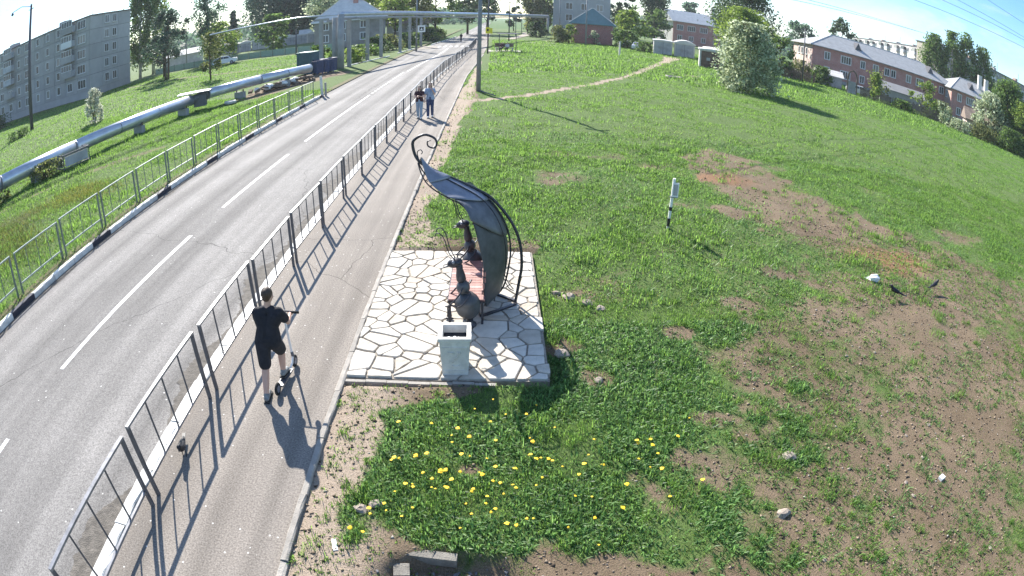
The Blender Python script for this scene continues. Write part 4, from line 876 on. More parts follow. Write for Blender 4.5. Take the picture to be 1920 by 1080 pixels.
wood_fence([(39, 86), (43.5, 83), (48.5, 81.5)], 'rusty patchwork fence left of the white roofed shed', 1.7, mRust)
wood_fence([(53.6, 75.6), (57, 72), (60.5, 69), (64, 66), (68.5, 63.5)], 'dark weathered plank fence along the edge of the lawn', 1.6, mWood)
# ------------------------------------------------------------------ cars
def car(loc, rz, label, paint):
    t = thing('parked_car', label, 'car', loc, rz)
    prof = [(-2.0, .35), (-2.05, .7), (-1.95, .95), (-1.2, 1.0), (-.55, 1.45), (.9, 1.48), (1.75, 1.05), (2.0, .95), (2.05, .5), (1.95, .3)]
    mb = MB(); n = len(prof); V = [(x, s*(.82 if z < 1.1 else .66), z) for s in (-1, 1) for x, z in prof]
    mb.add(V, [tuple(range(n)), tuple(range(2*n-1, n-1, -1))]+[(k, n+k, n+(k+1) % n, (k+1) % n) for k in range(n)]); mb.build('body', paint, t)
    for s in (-1, 1):
        mb = MB(); y = lambda z: s*(.83-.16*(z-.98)/.5)
        for P in ([(-.95, 1.03), (-.5, 1.38), (.15, 1.4), (.15, 1.03)], [(.22, 1.03), (.22, 1.4), (.85, 1.4), (1.4, 1.06)]):
            mb.add([(x, y(z)+s*.012, z) for x, z in P]+[(x, y(z)-s*.03, z) for x, z in P], [(0, 1, 2, 3), (7, 6, 5, 4), (0, 4, 5, 1), (1, 5, 6, 2), (2, 6, 7, 3), (3, 7, 4, 0)])
        mb.build('side_window', mGlass, t)
        for x in (-1.25, 1.25):
            w = MB().lathe([(.1, -.1), (.3, -.1), (.32, 0), (.3, .1), (.1, .1)], n=16, axis=(0, 1, 0)).build('wheel', mRubber, t, loc=(x, s*.76, .32)); MB().lathe([(.02, -.115), (.18, -.11), (.18, .11), (.02, .115)], n=10, axis=(0, 1, 0)).build('rim', mForgeL, w)
        MB().box((-2.03, s*.6, .75), (.08, .3, .14)).build('headlight', mWht, t); MB().box((2.04, s*.6, .8), (.06, .25, .16)).build('taillight', mShop, t)
    MB().add([(-1.15, -.66, 1.03), (-.6, -.58, 1.42), (-.6, .58, 1.42), (-1.15, .66, 1.03), (-1.19, -.66, 1.03), (-.64, -.58, 1.45), (-.64, .58, 1.45), (-1.19, .66, 1.03)], [(0, 1, 2, 3), (7, 6, 5, 4), (0, 4, 5, 1), (1, 5, 6, 2), (2, 6, 7, 3), (3, 7, 4, 0)]).build('windscreen', mGlass, t)
car((-42.3, 87.4, 0), R(195), 'white hatchback parked on the grass track left of the road', mCar)
car((24.4, 103, 0), R(70), 'white car standing beside the farthest garage', mCar)
car((25, 111, 0), R(20), 'dark car behind the white car near the garages', mCarD)
car((55.2, 78.6, 0), R(-30), 'white car half hidden between the shed and the arched gate', mCar)
# ------------------------------------------------------------------ heating pipe, supports, tyre, bins
def pipe(pts, r, label):
    t = thing('heating_pipe', label, 'pipe', (0, 0, 0))
    for a, b in zip(pts[:-1], pts[1:]):
        MB().tube([a, b], r, 20).build('pipe_section', mPipe, t, True)
        d = (Vector(b)-Vector(a)); l = d.length; d.normalize(); n = max(1, int(l/3.2))
        for k in range(n+1): p = Vector(a)+d*min(l-.05, .02+k*l/max(n, 1)); MB().tube([p-d*.025, p+d*.025], r+.012, 20).build('band', mPipeBand if k % 2 else mPipe, t)
    return t
pA = [(-26.6, 8.0, .78), (-22.9, 18.3, .78), (-21.45, 23.6, .78), (-19.75, 35.0, .78)]
pB = [(-18.95, 36.0, .95), (-17.2, 41.6, .95), (-15.1, 47.8, .95)]
pipe(pA, .37, 'thick silver heating pipe crossing the left grass in the foreground')
pipe(pB, .36, 'silver heating pipe section running on to the teal dumpster')
j = thing('pipe_joint', 'dark expansion joint and plate between the two silver pipe sections', 'pipe joint', (-19.4, 35.5, 0)); MB().box((-.3, 0, 1.25), (2.4, 1.3, .06), R(20)).build('plate', mForgeL, j); MB().box((.1, .1, .62), (.9, .7, .75), R(20)).build('block', mPipeBand, j); MB().tube([(-.35, -.5, .78), (.4, .5, .95)], .3, 12).build('elbow', mPipeBand, j)
for i, (x, y) in enumerate(((-24.4, 14), (-22.2, 20.6), (-20.6, 29.4), (-19.85, 34), (-17.9, 39.4), (-16.2, 44.6))):
    s = thing('pipe_support', 'low concrete and iron support carrying the silver pipe', 'support', (x, y, 0), R(-18), 'supports under the silver pipe')
    MB().box((0, 0, .18), (.9, .3, .5)).build('block', mConc, s); MB().bar((-.35, 0, .05), (-.35, 0, .6), .07).build('post', mRust, s); MB().bar((.35, 0, .05), (.35, 0, .6), .07).build('post', mRust, s)
f = thing('iron_frame', 'dark open iron frame with pale side panels beneath the pipe', 'frame', (-21.1, 22.9, -.05), R(-20))
mb = MB()
for x in (-.55, .55):
    for yy in (-.9, .9): mb.bar((x, yy, -.1), (x, yy, .8), .05)
for z in (.12, .8):
    for x in (-.55, .55): mb.bar((x, -.9, z), (x, .9, z), .05)
    for yy in (-.9, .9): mb.bar((-.55, yy, z), (.55, yy, z), .05)
mb.build('bars', mPipeBand, f)
MB().box((.57, .0, .45), (.03, 1.6, .5)).build('side_panel', mGar, f); MB().box((0, -.93, .45), (.9, .03, .5)).build('side_panel', mPanel, f)
mb = MB(); mb.lathe([(.24, 0), (.40, 0), (.44, .06), (.44, .14), (.40, .2), (.24, .2), (.22, .1), (.24, 0)], n=24); tag(mb.build('old_tyre', mTyre, loc=(-17.5, 36.8, -.02), smooth=True), 'white painted old tyre lying on the grass below the pipe', 'tyre')
dm = thing('dumpster', 'large dark teal metal dumpster at the end of the silver pipe', 'dumpster', (-16.9, 53.0, 0), R(-15))
MB().box((0, 0, 1.05), (1.6, 1.4, 2.0)).build('body', mTeal, dm); MB().box((0, 0, 2.08), (1.7, 1.5, .08)).build('lid', mRoofG, dm)
for k in range(5): MB().box((-.64+k*.32, -.72, 1.05), (.05, .05, 1.9)).build('rib', mTeal, dm)
for k in range(3):
    b2 = thing('waste_bin', ('dark blue waste bin closest to the teal dumpster', 'middle dark blue waste bin beside the pipe column', 'dark blue waste bin nearest the road')[k], 'waste bin', (-15.75+.42*k, 52.6+.75*k, 0), R(-30)); b2.scale = (.8, .8, .85); MB().box((0, 0, .75), (.85, .9, 1.4), 0, 1.12).build('body', mBlue, b2); MB().box((0, 0, 1.5), (1.05, 1.1, .07)).build('lid', mBlue, b2)
    for s in (-.35, .35): MB().lathe([(.02, -.04), (.1, -.04), (.1, .04), (.02, .04)], n=8, axis=(1, 0, 0)).build('wheel', mRubber, b2, loc=(s, -.3, .1))
tb = thing('bin_fence', 'dark blue rail fence in front of the waste bins', 'fence', (-15.8, 50.6, 0), R(35)); MB().bar((0, 0, 1.25), (2.3, .6, 1.25), .07).build('rail', mBlue, tb)
for k in range(5): MB().bar((.57*k, .15*k, 0), (.57*k, .15*k, 1.25), .07).build('post', mBlue, tb)
rr = random.Random(4)
heap = MB()
for k in range(70):
    a = rr.random(); heap.box((-17.2+1.6*a+rr.gauss(0, .5), 41.2+6.5*a+rr.gauss(0, .6), rr.uniform(.02, .35)), (rr.uniform(.15, .6), rr.uniform(.1, .5), rr.uniform(.05, .2)), rr.uniform(0, 3), .8, Matrix.Rotation(rr.uniform(-.5, .5), 3, 'X'))
struct(heap.build('rubbish_heap', mWood), 'stuff')
for i, (x, y, s) in enumerate(((-17.0, 42.9, .8), (-16.7, 41.9, .5), (-16.2, 44.2, .6), (-17.2, 41.0, .4), (-15.9, 45.6, .5), (-16.0, 46.6, .5))):
    mb = MB(); mb.ball((0, 0, .12), (s*.6, s*.5, .2), 8, 6); mb.ball((.2*s, .15, .1), (s*.4, s*.4, .18), 7, 5)
    tag(mb.build('rubbish_sack', mPaper, loc=(x, y, .12)), 'white rubbish sack on the heap behind the green fence', 'sack', 'white sacks on the rubbish heap')
# ------------------------------------------------------------------ overhead pipe on stands
ov = thing('overhead_pipe', 'long overhead pipe crossing high above the road on stands', 'pipe', (0, 0, 0))
A, B2 = Vector((-14.7, 57.0, 5.5)), Vector((12.7, 149.5, 5.2))
MB().tube([A, A.lerp(B2, .33)-Vector((0, 0, .35)), A.lerp(B2, .66)-Vector((0, 0, .3)), B2], .24, 12).build('main_pipe', mPipe, ov, True); MB().tube([A+Vector((.6, 0, -.5)), A.lerp(B2, .4)-Vector((0, 0, .9)), B2-Vector((0, 0, .4))], .12, 8).build('lower_pipe', mConc, ov, True)
MB().tube([(-14.7, 57, 5.45), (-19.2, 57.2, 5.6), (-30, 58, 5.2)], .08, 8).build('side_pipe', mPipe, ov, True)
MB().tube([(-14.75, 57, -.2), (-14.75, 57, 5.5)], .34, 12).build('riser', mConc, ov, True); MB().tube([(-15.5, 57.6, -.2), (-15.5, 57.6, 5.2)], .3, 12).build('riser', mConc, ov, True)
MB().tube([(12.7, 149.5, -.2), (12.7, 149.5, 5.2)], .3, 10).build('riser', mConc, ov, True)
for x, y, h in ((-17.2, 58.5, 5.4), (-16.3, 60.2, 5.2), (-14.3, 58.6, 5.3), (-14.0, 66, 5.2), (-13.4, 71, 5.1), (-12.2, 78, 5.1), (-11.8, 84, 5.1), (-11.2, 92, 5.0)):
    st = thing('pipe_stand', 'tall concrete post of the overhead pipe left of the road', 'post', (x, y, -.2), 0, 'posts of the overhead pipe'); MB().bar((0, 0, 0), (0, 0, h), .42, .36).build('column', mConc, st); MB().bar((-.8, 0, h-.1), (.8, 0, h-.1), .2, .25).build('crosshead', mConc, st)
# ------------------------------------------------------------------ poles, signs, wires
def pole(loc, h, r, mat, label, arm=None, lamp=False):
    t = thing('street_pole', label, 'pole', loc); MB().tube([(0, 0, -.3), (0, 0, h)], [r, r*.62], 10).build('post', mat, t, True)
    if arm:
        MB().tube([(0, 0, h-.3), (arm[0]*.5, arm[1]*.5, h+.25), (arm[0], arm[1], h+.1)], .05, 6).build('arm', mat, t, True)
        if lamp: MB().lathe([(.05, .15), (.16, .05), (.22, -.12), (.12, -.25), (.03, -.28)], (arm[0], arm[1], h-.05), 10).build('lamp_head', mPoleD, t)
    MB().bar((-.5, 0, h-.6), (.5, 0, h-.6), .08).build('crossarm', mat, t)
    return t
p1 = pole((-.92, 36.0, 0), 9.2, .15, mPole, 'tall grey pole on the lawn edge with a bent dark bar at its foot')
MB().tube([(0, 0, .12), (.35, -.9, .09), (1.0, -2.2, .07)], .035, 6).build('foot_bar', mPoleD, p1)  # dark bar lying along the ground from the pole's foot
pole((-49.8, 46.5, 0), 14.6, .26, mPoleD, 'thick dark lamp pole before the grey panel block', (-3.6, -.4), True)
pole((-10.3, 79.7, 0), 8.6, .13, mPole, 'thin grey pole carrying the white street sign')
pole((-.85, 72.5, 0), 8.5, .1, mPoleD, 'dark thin pole carrying yellow bus stop plates')
pole((2.4, 108, 0), 8.0, .12, mPoleD, 'dark pole behind the bus stop bench')
pole((4.6, 140, 0), 9, .1, mPole, 'grey pole along the far footpath nearest the bus stop'); pole((7.0, 165, 0), 9, .1, mPole, 'farthest thin pole along the far footpath')
pole((12.6, 121, 0), 10, .17, mPole, 'grey pole left of the maroon shop'); pole((15.8, 106.5, 0), 9.5, .16, mPole, 'grey pole standing in front of the maroon shop')
pole((44.5, 79.0, 0), 8.5, .13, mPoleD, 'thin dark pole between the silvery bush and the brick house')
pole((-60, 105, 0), 9, .12, mPole, 'thin pole among the trees right of the panel block'); pole((-31, 91, 0), 4.2, .14, mPoleD, 'dark thin post on the green strip beside the garages')
sg = thing('street_sign', 'white square sign with a dark symbol beyond the overhead pipe', 'sign', (-9.6, 79.4, 3.05), R(6)); MB().box((0, 0, 0), (1.0, .05, .95)).build('plate', mWht, sg); MB().box((0, -.04, 0), (.56, .02, .52)).build('symbol', mBlk, sg); MB().add([(-.16, -.056, -.18), (.16, -.056, -.18), (0, -.056, .18)], [(0, 1, 2)]).build('figure', mWht, sg); MB().bar((-.7, .06, .2), (.2, .06, .2), .06).build('bracket', mPole, sg)
ys2 = thing('bus_stop_sign', 'yellow bus stop plates on the dark pole', 'sign', (-.85, 72.35, 0)); MB().box((-.05, 0, 2.9), (.5, .05, .8)).build('plate', mYel, ys2); MB().box((.32, .14, 2.85), (.42, .05, .7), R(35)).build('plate', mYel, ys2); MB().box((-.05, -.04, 2.95), (.22, .02, .26)).build('symbol', mBlk, ys2)
bs = thing('bus_bench', 'pale bench on the bus stop slab past the tall pole', 'bench', (1.2, 77.0, 0), R(10)); MB().box((0, 0, .45), (2.4, .5, .07)).build('seat', mConc, bs); MB().box((0, .3, .85), (2.4, .06, .5)).build('backrest', mWood, bs)
for x in (-1, 1): MB().box((x, 0, .2), (.1, .5, .44)).build('leg', mConc, bs)
ca = thing('bus_canopy', 'small dark canopy roof over the bus stop bench', 'shelter', (1.6, 78.4, 0), R(10)); MB().box((0, -.4, 2.35), (2.6, 1.7, .09)).build('roof', mPoleD, ca)
for x in (-1.1, 1.1): MB().tube([(x, 0, 0), (x, 0, 2.3)], .05, 6).build('post', mPoleD, ca)
strip('bus_platform', [(75.6, -1.0, 3.2), (79.5, -1.0, 3.4)], .05, mKerbG)
strip('far_footpath', [(118, 2.0, 3.6), (135, 4.5, 6.4), (150, 6.5, 9.0), (170, 7.5, 11)], .05, mDirt); strip('far_footpath', [(96, -.5, 10), (97.6, -.5, 10.4)], .04, mDirt); strip('far_footpath', [(104, 2, 12), (105.5, 2, 12)], .04, mDirt)
st = thing('marker_post', 'black and white striped marker post with small pale plate in the lawn', 'marker post', (4.11, 12.9, 0), R(-8)); MB().bar((0, 0, -.1), (.03, 0, 1.24), .06).build('post', mKerbW, st)
for z, h in ((.07, .2), (.46, .09)): MB().box((.002+z*.024, 0, z+h/2), (.068, .068, h)).build('black_band', mBlk, st)
MB().box((.075, -.045, .98), (.15, .02, .34)).build('plate', mWht, st); MB().box((.075, -.058, .98), (.10, .008, .26)).build('plate_face', mPanel, st); MB().box((.06, -.03, .80), (.2, .03, .03)).build('bracket', mPole, st)
pp = thing('marker_post', 'short pale green post on the lawn before the maroon shop', 'marker post', (16.8, 81.5, 0)); MB().bar((0, 0, 0), (0, 0, 2.0), .3, .2).build('post', mGarW, pp); MB().box((0, 0, 2.03), (.36, .26, .06)).build('cap', mPole, pp)
mh = thing('manhole', 'round concrete manhole ring in the lawn near the brick garage', 'manhole', (16.4, 54, 0)); MB().lathe([(.75, -.1), (.8, .12), (.62, .14), (.6, -.05)], n=20).build('ring', mKerbG, mh, True); MB().lathe([(.6, .02), (.3, .03), (.01, .03)], n=16).build('cover', mRust, mh)
WR = [((29.7, 52.2, 10.3), (103, 109, 18.5)), ((30.9, 51.4, 10.6), (102.1, 109.9, 18.4)), ((32.9, 37.7, 12.0), (48.1, 35.8, 12.7)), ((34.8, 35.9, 12.8), (48.1, 35.8, 13.5)), ((35.8, 34.9, 13.3), (48.2, 35.8, 13.8)), ((37.9, 32.6, 14.3), (48.2, 35.8, 15.3))]
WL = ['black power cable dropping to the beige block end wall, upper of the pair', 'black power cable dropping to the beige block end wall, lower of the pair', 'lowest of the four black cables in the top right sky', 'second lowest of the four black cables in the right sky', 'second highest of the four black cables in the right sky', 'topmost black cable in the right corner of the sky']
for (a, b3), lb in zip(WR, WL):
    a, b3 = Vector(a), Vector(b3); p, q2 = a-(b3-a)*.4, b3+((b3-a)*.6 if b3.x < 60 else Vector((0, 0, 0)))
    tag(MB().tube([p.lerp(q2, k/12)-Vector((0, 0, .5*4*(k/12)*(1-k/12)*(.2 if b3.x < 60 else .8))) for k in range(13)], .018 if b3.x < 60 else .024, 5).build('power_cable', mPoleD), lb, 'cable')
# ------------------------------------------------------------------ trees
def crown(kind, x, y, h, w, z0, leaf, n, mat, parent, rg, name='crown'):
    K = max(12, int(n/(38 if kind == 'shrub' else 75)))
    t = rg.random(K)**(.85)
    if kind == 'conifer': Rr = (1-t)**.8*.5*w*(.75+.5*rg.random(K)); 
    elif kind == 'poplar': Rr = .5*w*np.sin(np.pi*np.clip(t*.92+.06, 0, 1))**.6
    elif kind == 'shrub': Rr = .5*w*np.sqrt(np.clip(1-(t*1.05-.25)**2/.68, .02, 1))
    else: Rr = .5*w*np.sin(np.pi*np.clip(t*.85+.12, 0, 1))**.7
    a = rg.random(K)*2*np.pi; lob = 1+.22*np.sin(a*3+rg.random()*6+t*4)+.15*np.sin(a*5+rg.random()*6-t*7); Rr = Rr*lob; r = Rr*np.sqrt(rg.random(K)*.75+.25)
    cx, cyy, cz = r*np.cos(a), r*np.sin(a), z0+t*(h-z0)
    m = n//K+1; sg = (.09 if kind in ('poplar', 'birch') else .06 if kind == 'shrub' else .068)*w*(.6+.9*rg.random(K))
    px = (cx[:, None]+rg.normal(size=(K, m))*sg[:, None]).ravel(); py = (cyy[:, None]+rg.normal(size=(K, m))*sg[:, None]).ravel()
    vs = 1.6 if kind in ('birch', 'poplar') else 1.25 if kind == 'shrub' else .75
    pz = (cz[:, None]+rg.normal(size=(K, m))*sg[:, None]*vs).ravel(); pz = np.clip(pz, z0*.55 if kind != 'shrub' else .08, h*1.03)
    N = len(px); d = rg.normal(size=(N, 3)); d[:, 2] = d[:, 2]*.6+(-.9 if kind == 'birch' else .25); d /= np.linalg.norm(d, axis=1)[:, None]
    e = np.cross(d, rg.normal(size=(N, 3))); e /= np.linalg.norm(e, axis=1)[:, None]
    s = leaf*(.6+.8*rg.random(N))[:, None]; P = np.stack([px, py, pz], 1)
    V = np.stack([P-d*s*.5, P+e*s*.32, P+d*s*.5, P-e*s*.32], 1).reshape(-1, 3)
    me = npmesh(name, V, np.arange(4*N).reshape(N, 4), mat); o = put(name, me, parent); return np.stack([cx, cyy, cz], 1)
def tree(name, label, kind, x, y, h, w, leafm, z0=None, dens=1.0, leaf=None, bark=None, group=None, seed=0, stems=1):
    rg = np.random.default_rng(seed+int(abs(x)*13+abs(y)*7)); d = math.hypot(x, y)
    t = thing(name, label, 'shrub' if kind == 'shrub' else 'tree', (x, y, -.1), 0, group)
    leaf = leaf or .0042*d; z0 = z0 if z0 is not None else (h*.12 if kind in ('conifer', 'poplar') else h*.28)
    n = int(min(17000, dens*17*w*(h-z0)/(leaf*leaf))); n = max(n, 300)
    cs = crown(kind, x, y, h, w, z0, leaf, n, LF[leafm], t, rg)
    mb = MB(); th = h*(.93 if kind in ('conifer', 'poplar', 'birch') else .72); r0 = .018*h+.03
    if kind == 'shrub':
        for k in range(7): c = cs[k]; mb.tube([(rg.normal()*.15, rg.normal()*.15, 0), (c[0]*.4, c[1]*.4, c[2]*.5), tuple(c)], [.05, .035, .015], 4)
    else:
        for sI in range(stems):
            ox = (sI-(stems-1)/2)*.5; mb.tube([(ox, 0, -.2), (ox*1.2+rg.normal()*.04*h*.3, rg.normal()*.1, th*.35), (ox*1.5+rg.normal()*.1, rg.normal()*.15, th*.7), (ox*1.4, 0, th)], [r0, r0*.75, r0*.45, r0*.15], 7)
        for k in range(min(len(cs), 16)):
            c = cs[k*len(cs)//min(len(cs), 16)]; zz = max(z0*.7, c[2]-(.35*math.hypot(c[0], c[1])+.1*h)); zz = min(zz, th*.95)
            mb.tube([(0, 0, zz), (c[0]*.5, c[1]*.5, (zz+c[2])/2+.1), tuple(c)], [r0*.35, r0*.22, r0*.08], 4)
    mb.build('trunk', bark or mBark, t, True); return t
TR = [
 ('birch_tree', 'tall pale green birch right beside the grey panel block', 'birch', -66.3, 96.0, 18.5, 5.5, 'green', 2.5, 1, 1), ('birch_tree', 'light birch behind the end of the panel block', 'birch', -66.8, 102, 20, 6, 'bright', 3, .8, 1),
 ('pine_tree', 'dark bluish pine with two bare trunks left of the white car', 'broad', -46.3, 74.6, 10.6, 6.6, 'pine', 3.2, .6, 2), ('pine_tree', 'smaller dark pine next to the panel block birch', 'broad', -51.5, 82, 8.5, 4.5, 'pine', 2, .8, 1),
 ('poplar_tree', 'tall grey green poplar above the white hatchback', 'poplar', -54, 103, 17, 5.5, 'teal', 3, .75, 1), ('broadleaf_tree', 'rounded light green tree left of the white hatchback', 'broad', -45.5, 92, 7.3, 6.4, 'bright', 1.2, 1, 1),
 ('young_tree', 'sparse young tree in the grass before the white hatchback', 'poplar', -31, 60, 5.4, 2.6, 'olive', .9, .5, 1), ('spruce_tree', 'small dark pointed spruce above the distant garages', 'conifer', -64, 137, 11, 4, 'pine', 1, 1.2, 1),
 ('broadleaf_tree', 'bushy mid green tree right of the rounded light tree', 'broad', -40, 104, 7.5, 6, 'green', 1.2, 1, 1),
 ('poplar_tree', 'huge bluish poplar, left one over the distant garages', 'poplar', -64, 162, 27, 14, 'teal', 2, 1.6, 1), ('poplar_tree', 'huge bluish poplar, middle one over the distant garages', 'poplar', -57, 164, 29, 14, 'teal', 2, 1.6, 1), ('poplar_tree', 'huge bluish poplar, right one over the distant garages', 'poplar', -50, 165, 28, 14, 'teal', 2, 1.6, 1), ('poplar_tree', 'bluish tree closing the row beside the pale willow', 'poplar', -44.5, 160, 24, 11, 'teal', 2, 1.5, 1),
 ('willow_tree', 'pale airy willow over the left pipe posts', 'broad', -33.6, 116, 15, 8.5, 'silver', 4, .8, 1),
 ('broadleaf_tree', 'green tree behind the broken brown roof', 'broad', -23, 134, 15, 9, 'green', 4, .9, 1), ('broadleaf_tree', 'bright tree left of the white street sign', 'broad', -18.5, 112, 9.5, 6, 'bright', 2.5, .8, 1), ('broadleaf_tree', 'slim olive tree over the roadside hedge', 'poplar', -15.5, 122, 14, 6, 'olive', 3, .8, 1), ('broadleaf_tree', 'airy green tree over the roadside left of the road end', 'broad', -13, 132, 15, 8, 'green', 3.5, .8, 1), ('broadleaf_tree', 'dark tree standing at the far road end', 'broad', -6.8, 150, 16, 9, 'dark', 4, 1.1, 1), ('broadleaf_tree', 'second dark tree at the far road end', 'broad', -2.5, 175, 16, 7, 'dark', 4, 1.1, 1), ('broadleaf_tree', 'light tree hanging over the overhead pipe', 'broad', -27, 121, 12, 7, 'bright', 4, .7, 1),
 ('broadleaf_tree', 'small dark tree in the gap at the road end', 'broad', 5.5, 185, 9, 5.5, 'dark', 2, .9, 1),
 ('poplar_tree', 'tall olive poplar left of the grey block', 'poplar', 9.8, 168, 20, 6, 'olive', 1.5, 1.2, 1), ('poplar_tree', 'tall green poplar touching the grey block', 'poplar', 13.2, 172, 20, 6, 'green', 1.5, 1.2, 1),
 ('broadleaf_tree', 'bright yellow green tree right of the maroon shop', 'broad', 25.5, 116, 7.4, 6.6, 'bright', 1, 1.1, 1), ('poplar_tree', 'tall dark poplar left of the far brick house', 'poplar', 45.0, 170, 19, 7, 'dark', 4, 1.1, 1), ('broadleaf_tree', 'green tree behind the bright tree near the shop', 'broad', 36, 168, 13, 8, 'green', 2, .9, 1), ('broadleaf_tree', 'hazy tree behind the shop roof', 'broad', 33, 190, 17, 7, 'teal', 4, .8, 1), ('broadleaf_tree', 'green round tree beside the far brick house wall', 'broad', 39.5, 150, 9.5, 7, 'green', 1.5, .9, 1),
 ('broadleaf_tree', 'big dark tree rising above the silvery bush', 'broad', 47.5, 110, 15.5, 13, 'dark', 4, 1.2, 1), ('broadleaf_tree', 'bright tree crown directly behind the silvery bush', 'broad', 34.5, 80, 9.4, 8, 'bright', 2.5, 1.1, 1), ('broadleaf_tree', 'hazy dark tree beyond the far brick house roof', 'broad', 70, 215, 16, 10, 'teal', 4, .8, 1), ('broadleaf_tree', 'green tree right of the silvery bush', 'broad', 43.0, 84.5, 6.5, 4, 'green', 1.5, .8, 1),
 ('broadleaf_tree', 'dark tree behind the middle of the brick house roof', 'broad', 88, 135, 16.5, 7, 'dark', 5, 1.1, 1), ('broadleaf_tree', 'greyish trees above the left roof of the brick house', 'broad', 83, 150, 13.5, 9, 'teal', 5, 1, 1),
 ('birch_tree', 'leftmost of the four birches before the beige block', 'birch', 101.5, 109, 18.3, 6.5, 'green', 5, 1.1, 2), ('birch_tree', 'second of the four birches before the beige block', 'birch', 105.8, 106, 20.6, 6.5, 'green', 5, .9, 1), ('birch_tree', 'third and tallest of the four birches', 'birch', 109.0, 103, 21.5, 6, 'green', 5, .9, 1), ('birch_tree', 'rightmost of the four birches before the grey facade', 'birch', 112.5, 99.5, 19.5, 6.4, 'green', 4.5, .9, 2),
 ('broadleaf_tree', 'tall dense green tree at the right picture edge', 'broad', 78.5, 62.0, 10.6, 8, 'green', .8, 1.4, 1), ('broadleaf_tree', 'bright green tree low at the right edge', 'broad', 78, 57, 8, 6.5, 'bright', .4, 1.3, 1), ('broadleaf_tree', 'light tree before the brown sagging shed', 'broad', 73.5, 62.5, 7.5, 6.5, 'silver', .7, 1.2, 1), ('broadleaf_tree', 'green tree at the right edge below the grey facade', 'broad', 84, 66, 11.5, 7.5, 'green', 1, 1.3, 1),
 ('young_tree', 'slim light tree before the middle of the brick house', 'poplar', 56.6, 75.0, 5.2, 3.2, 'olive', .8, .45, 1), ('broadleaf_tree', 'yellowish round tree between the two brick houses', 'broad', 63.6, 70.6, 6.0, 5.0, 'bright', .8, .45, 1), ('young_tree', 'small pale sapling at the lawn edge by the brown shed', 'poplar', 60.8, 62.4, 3.2, 2.2, 'silver', .9, .8, 1),
 ('young_tree', 'slim birch sapling beside the arched gate', 'poplar', 53.8, 71.8, 4.4, 2.2, 'bright', .8, .7, 1)]
for i, a in enumerate(TR):
    nm, lb, kd, x, y, h, w, lm, z0, dn, stems = a
    tree(nm, lb, kd, x, y, h, w, lm, z0, dn, bark=mBirch if 'birch' in nm else None, seed=i, stems=stems)
SH = [('silvery_bush', 'big round silvery green bush on the lawn', 21.9, 49.3, 6.3, 5.2, 'silver', .26, 1.6), ('blossom_bush', 'small white blossoming bush between pipe and panel block', -32.3, 38.8, 3.1, 1.7, 'blossom', .16, .75),
 ('reed_shrub', 'tall yellow green shrub left of the shop door', 11.3, 110, 3.4, 3.2, 'olive', .3, 1.2), ('reed_shrub', 'spiky pale shrub before the shop wall', 18.0, 110.5, 2.8, 1.8, 'silver', .3, .8), ('reed_shrub', 'green shrub at the left corner of the shop', 13.5, 111.5, 3.6, 2.4, 'bright', .3, 1), ('round_bush', 'dark round bush beside the far footpath', 9.2, 135, 3.6, 4.2, 'dark', .4, 1.3), ('round_bush', 'green bush right of the shop corner', 23.3, 107, 3.4, 4.5, 'green', .35, 1.1), ('round_bush', 'low bush on the slope by the farthest garage', 24.6, 99, 1.8, 3, 'green', .3, 1),
 ('lilac_bush', 'yellowish lilac before the pink end wall', 48.6, 87.4, 3.2, 3.8, 'olive', .28, .8), ('lilac_bush', 'dark green shrub left of the white roofed shed', 50.5, 83.2, 3.0, 3.6, 'green', .28, 1.2), ('round_bush', 'shrub behind the rusty patchwork fence', 44.5, 85, 2.6, 4, 'dark', .3, 1),
 ('round_bush', 'shrub before the salmon end wall', 68.5, 70.5, 3.2, 4, 'olive', .3, 1), ('round_bush', 'weedy shrub at the right lawn edge under the trees', 68.6, 59.5, 2.2, 4.5, 'olive', .28, 1), ('round_bush', 'pale weedy shrub at the lawn edge before the brown shed', 65, 62, 1.7, 4, 'silver', .28, 1), ('round_bush', 'lowest green shrub at the right picture edge', 72.5, 56, 3.4, 5, 'green', .28, 1.1), ('round_bush', 'dark shrub beneath the tall tree at the right edge', 76, 58.5, 4.2, 5.5, 'dark', .3, 1.2), ('round_bush', 'dark shrub under the yellowish round tree', 65.5, 67.5, 2.4, 5, 'green', .3, .8),
 ('ivy_shrub', 'dark weed clump along the plank fence', 58.5, 69.8, 1.5, 4, 'green', .28, 1), ('round_bush', 'dark shrub against the left end of the panel block', -78, 62, 2.2, 6, 'dark', .3, 1.1), ('weed_clump', 'low weed clump left of the lamp pole foot', -47.5, 42, .9, 3, 'green', .2, 1), ('weed_clump', 'dry weed clump under the iron frame', -21.8, 21.0, .9, 2.2, 'olive', .14, .8), ('weed_clump', 'weeds under the second pipe support', -23.2, 17.6, .8, 2.4, 'olive', .14, .8)]
for i, (nm, lb, x, y, h, w, lm, lf, dn) in enumerate(SH): tree(nm, lb, 'shrub', x, y, h, w, lm, .1, dn, lf, seed=100+i)
rr = random.Random(8)
for k in range(16):
    y = 60+k*5.2; x = leftedge(min(y, 130))-2.5-rr.uniform(0, 4); tree('hedge_bush', 'green roadside bush under the overhead pipe stands', 'shrub', x, y, rr.uniform(1.2, 2.4), rr.uniform(2.5, 4.5), rr.choice(('green', 'bright', 'olive', 'dark')), .05, 1, .34, group='roadside bushes beyond the waste bins', seed=200+k)
rg = np.random.default_rng(404); N = 16000; az = np.radians(rg.uniform(-58, 50, N)); dd = rg.uniform(330, 460, N); hb = 6+9*vnoise(az*60, dd*.03, 5, 3)
P = np.stack([np.sin(az)*dd, np.cos(az)*dd, hb*rg.random(N)**.8-.5], 1); d = rg.normal(size=(N, 3)); d /= np.linalg.norm(d, axis=1)[:, None]; e = np.cross(d, rg.normal(size=(N, 3))); e /= np.linalg.norm(e, axis=1)[:, None]; sz = (1.1+1.6*rg.random(N))[:, None]
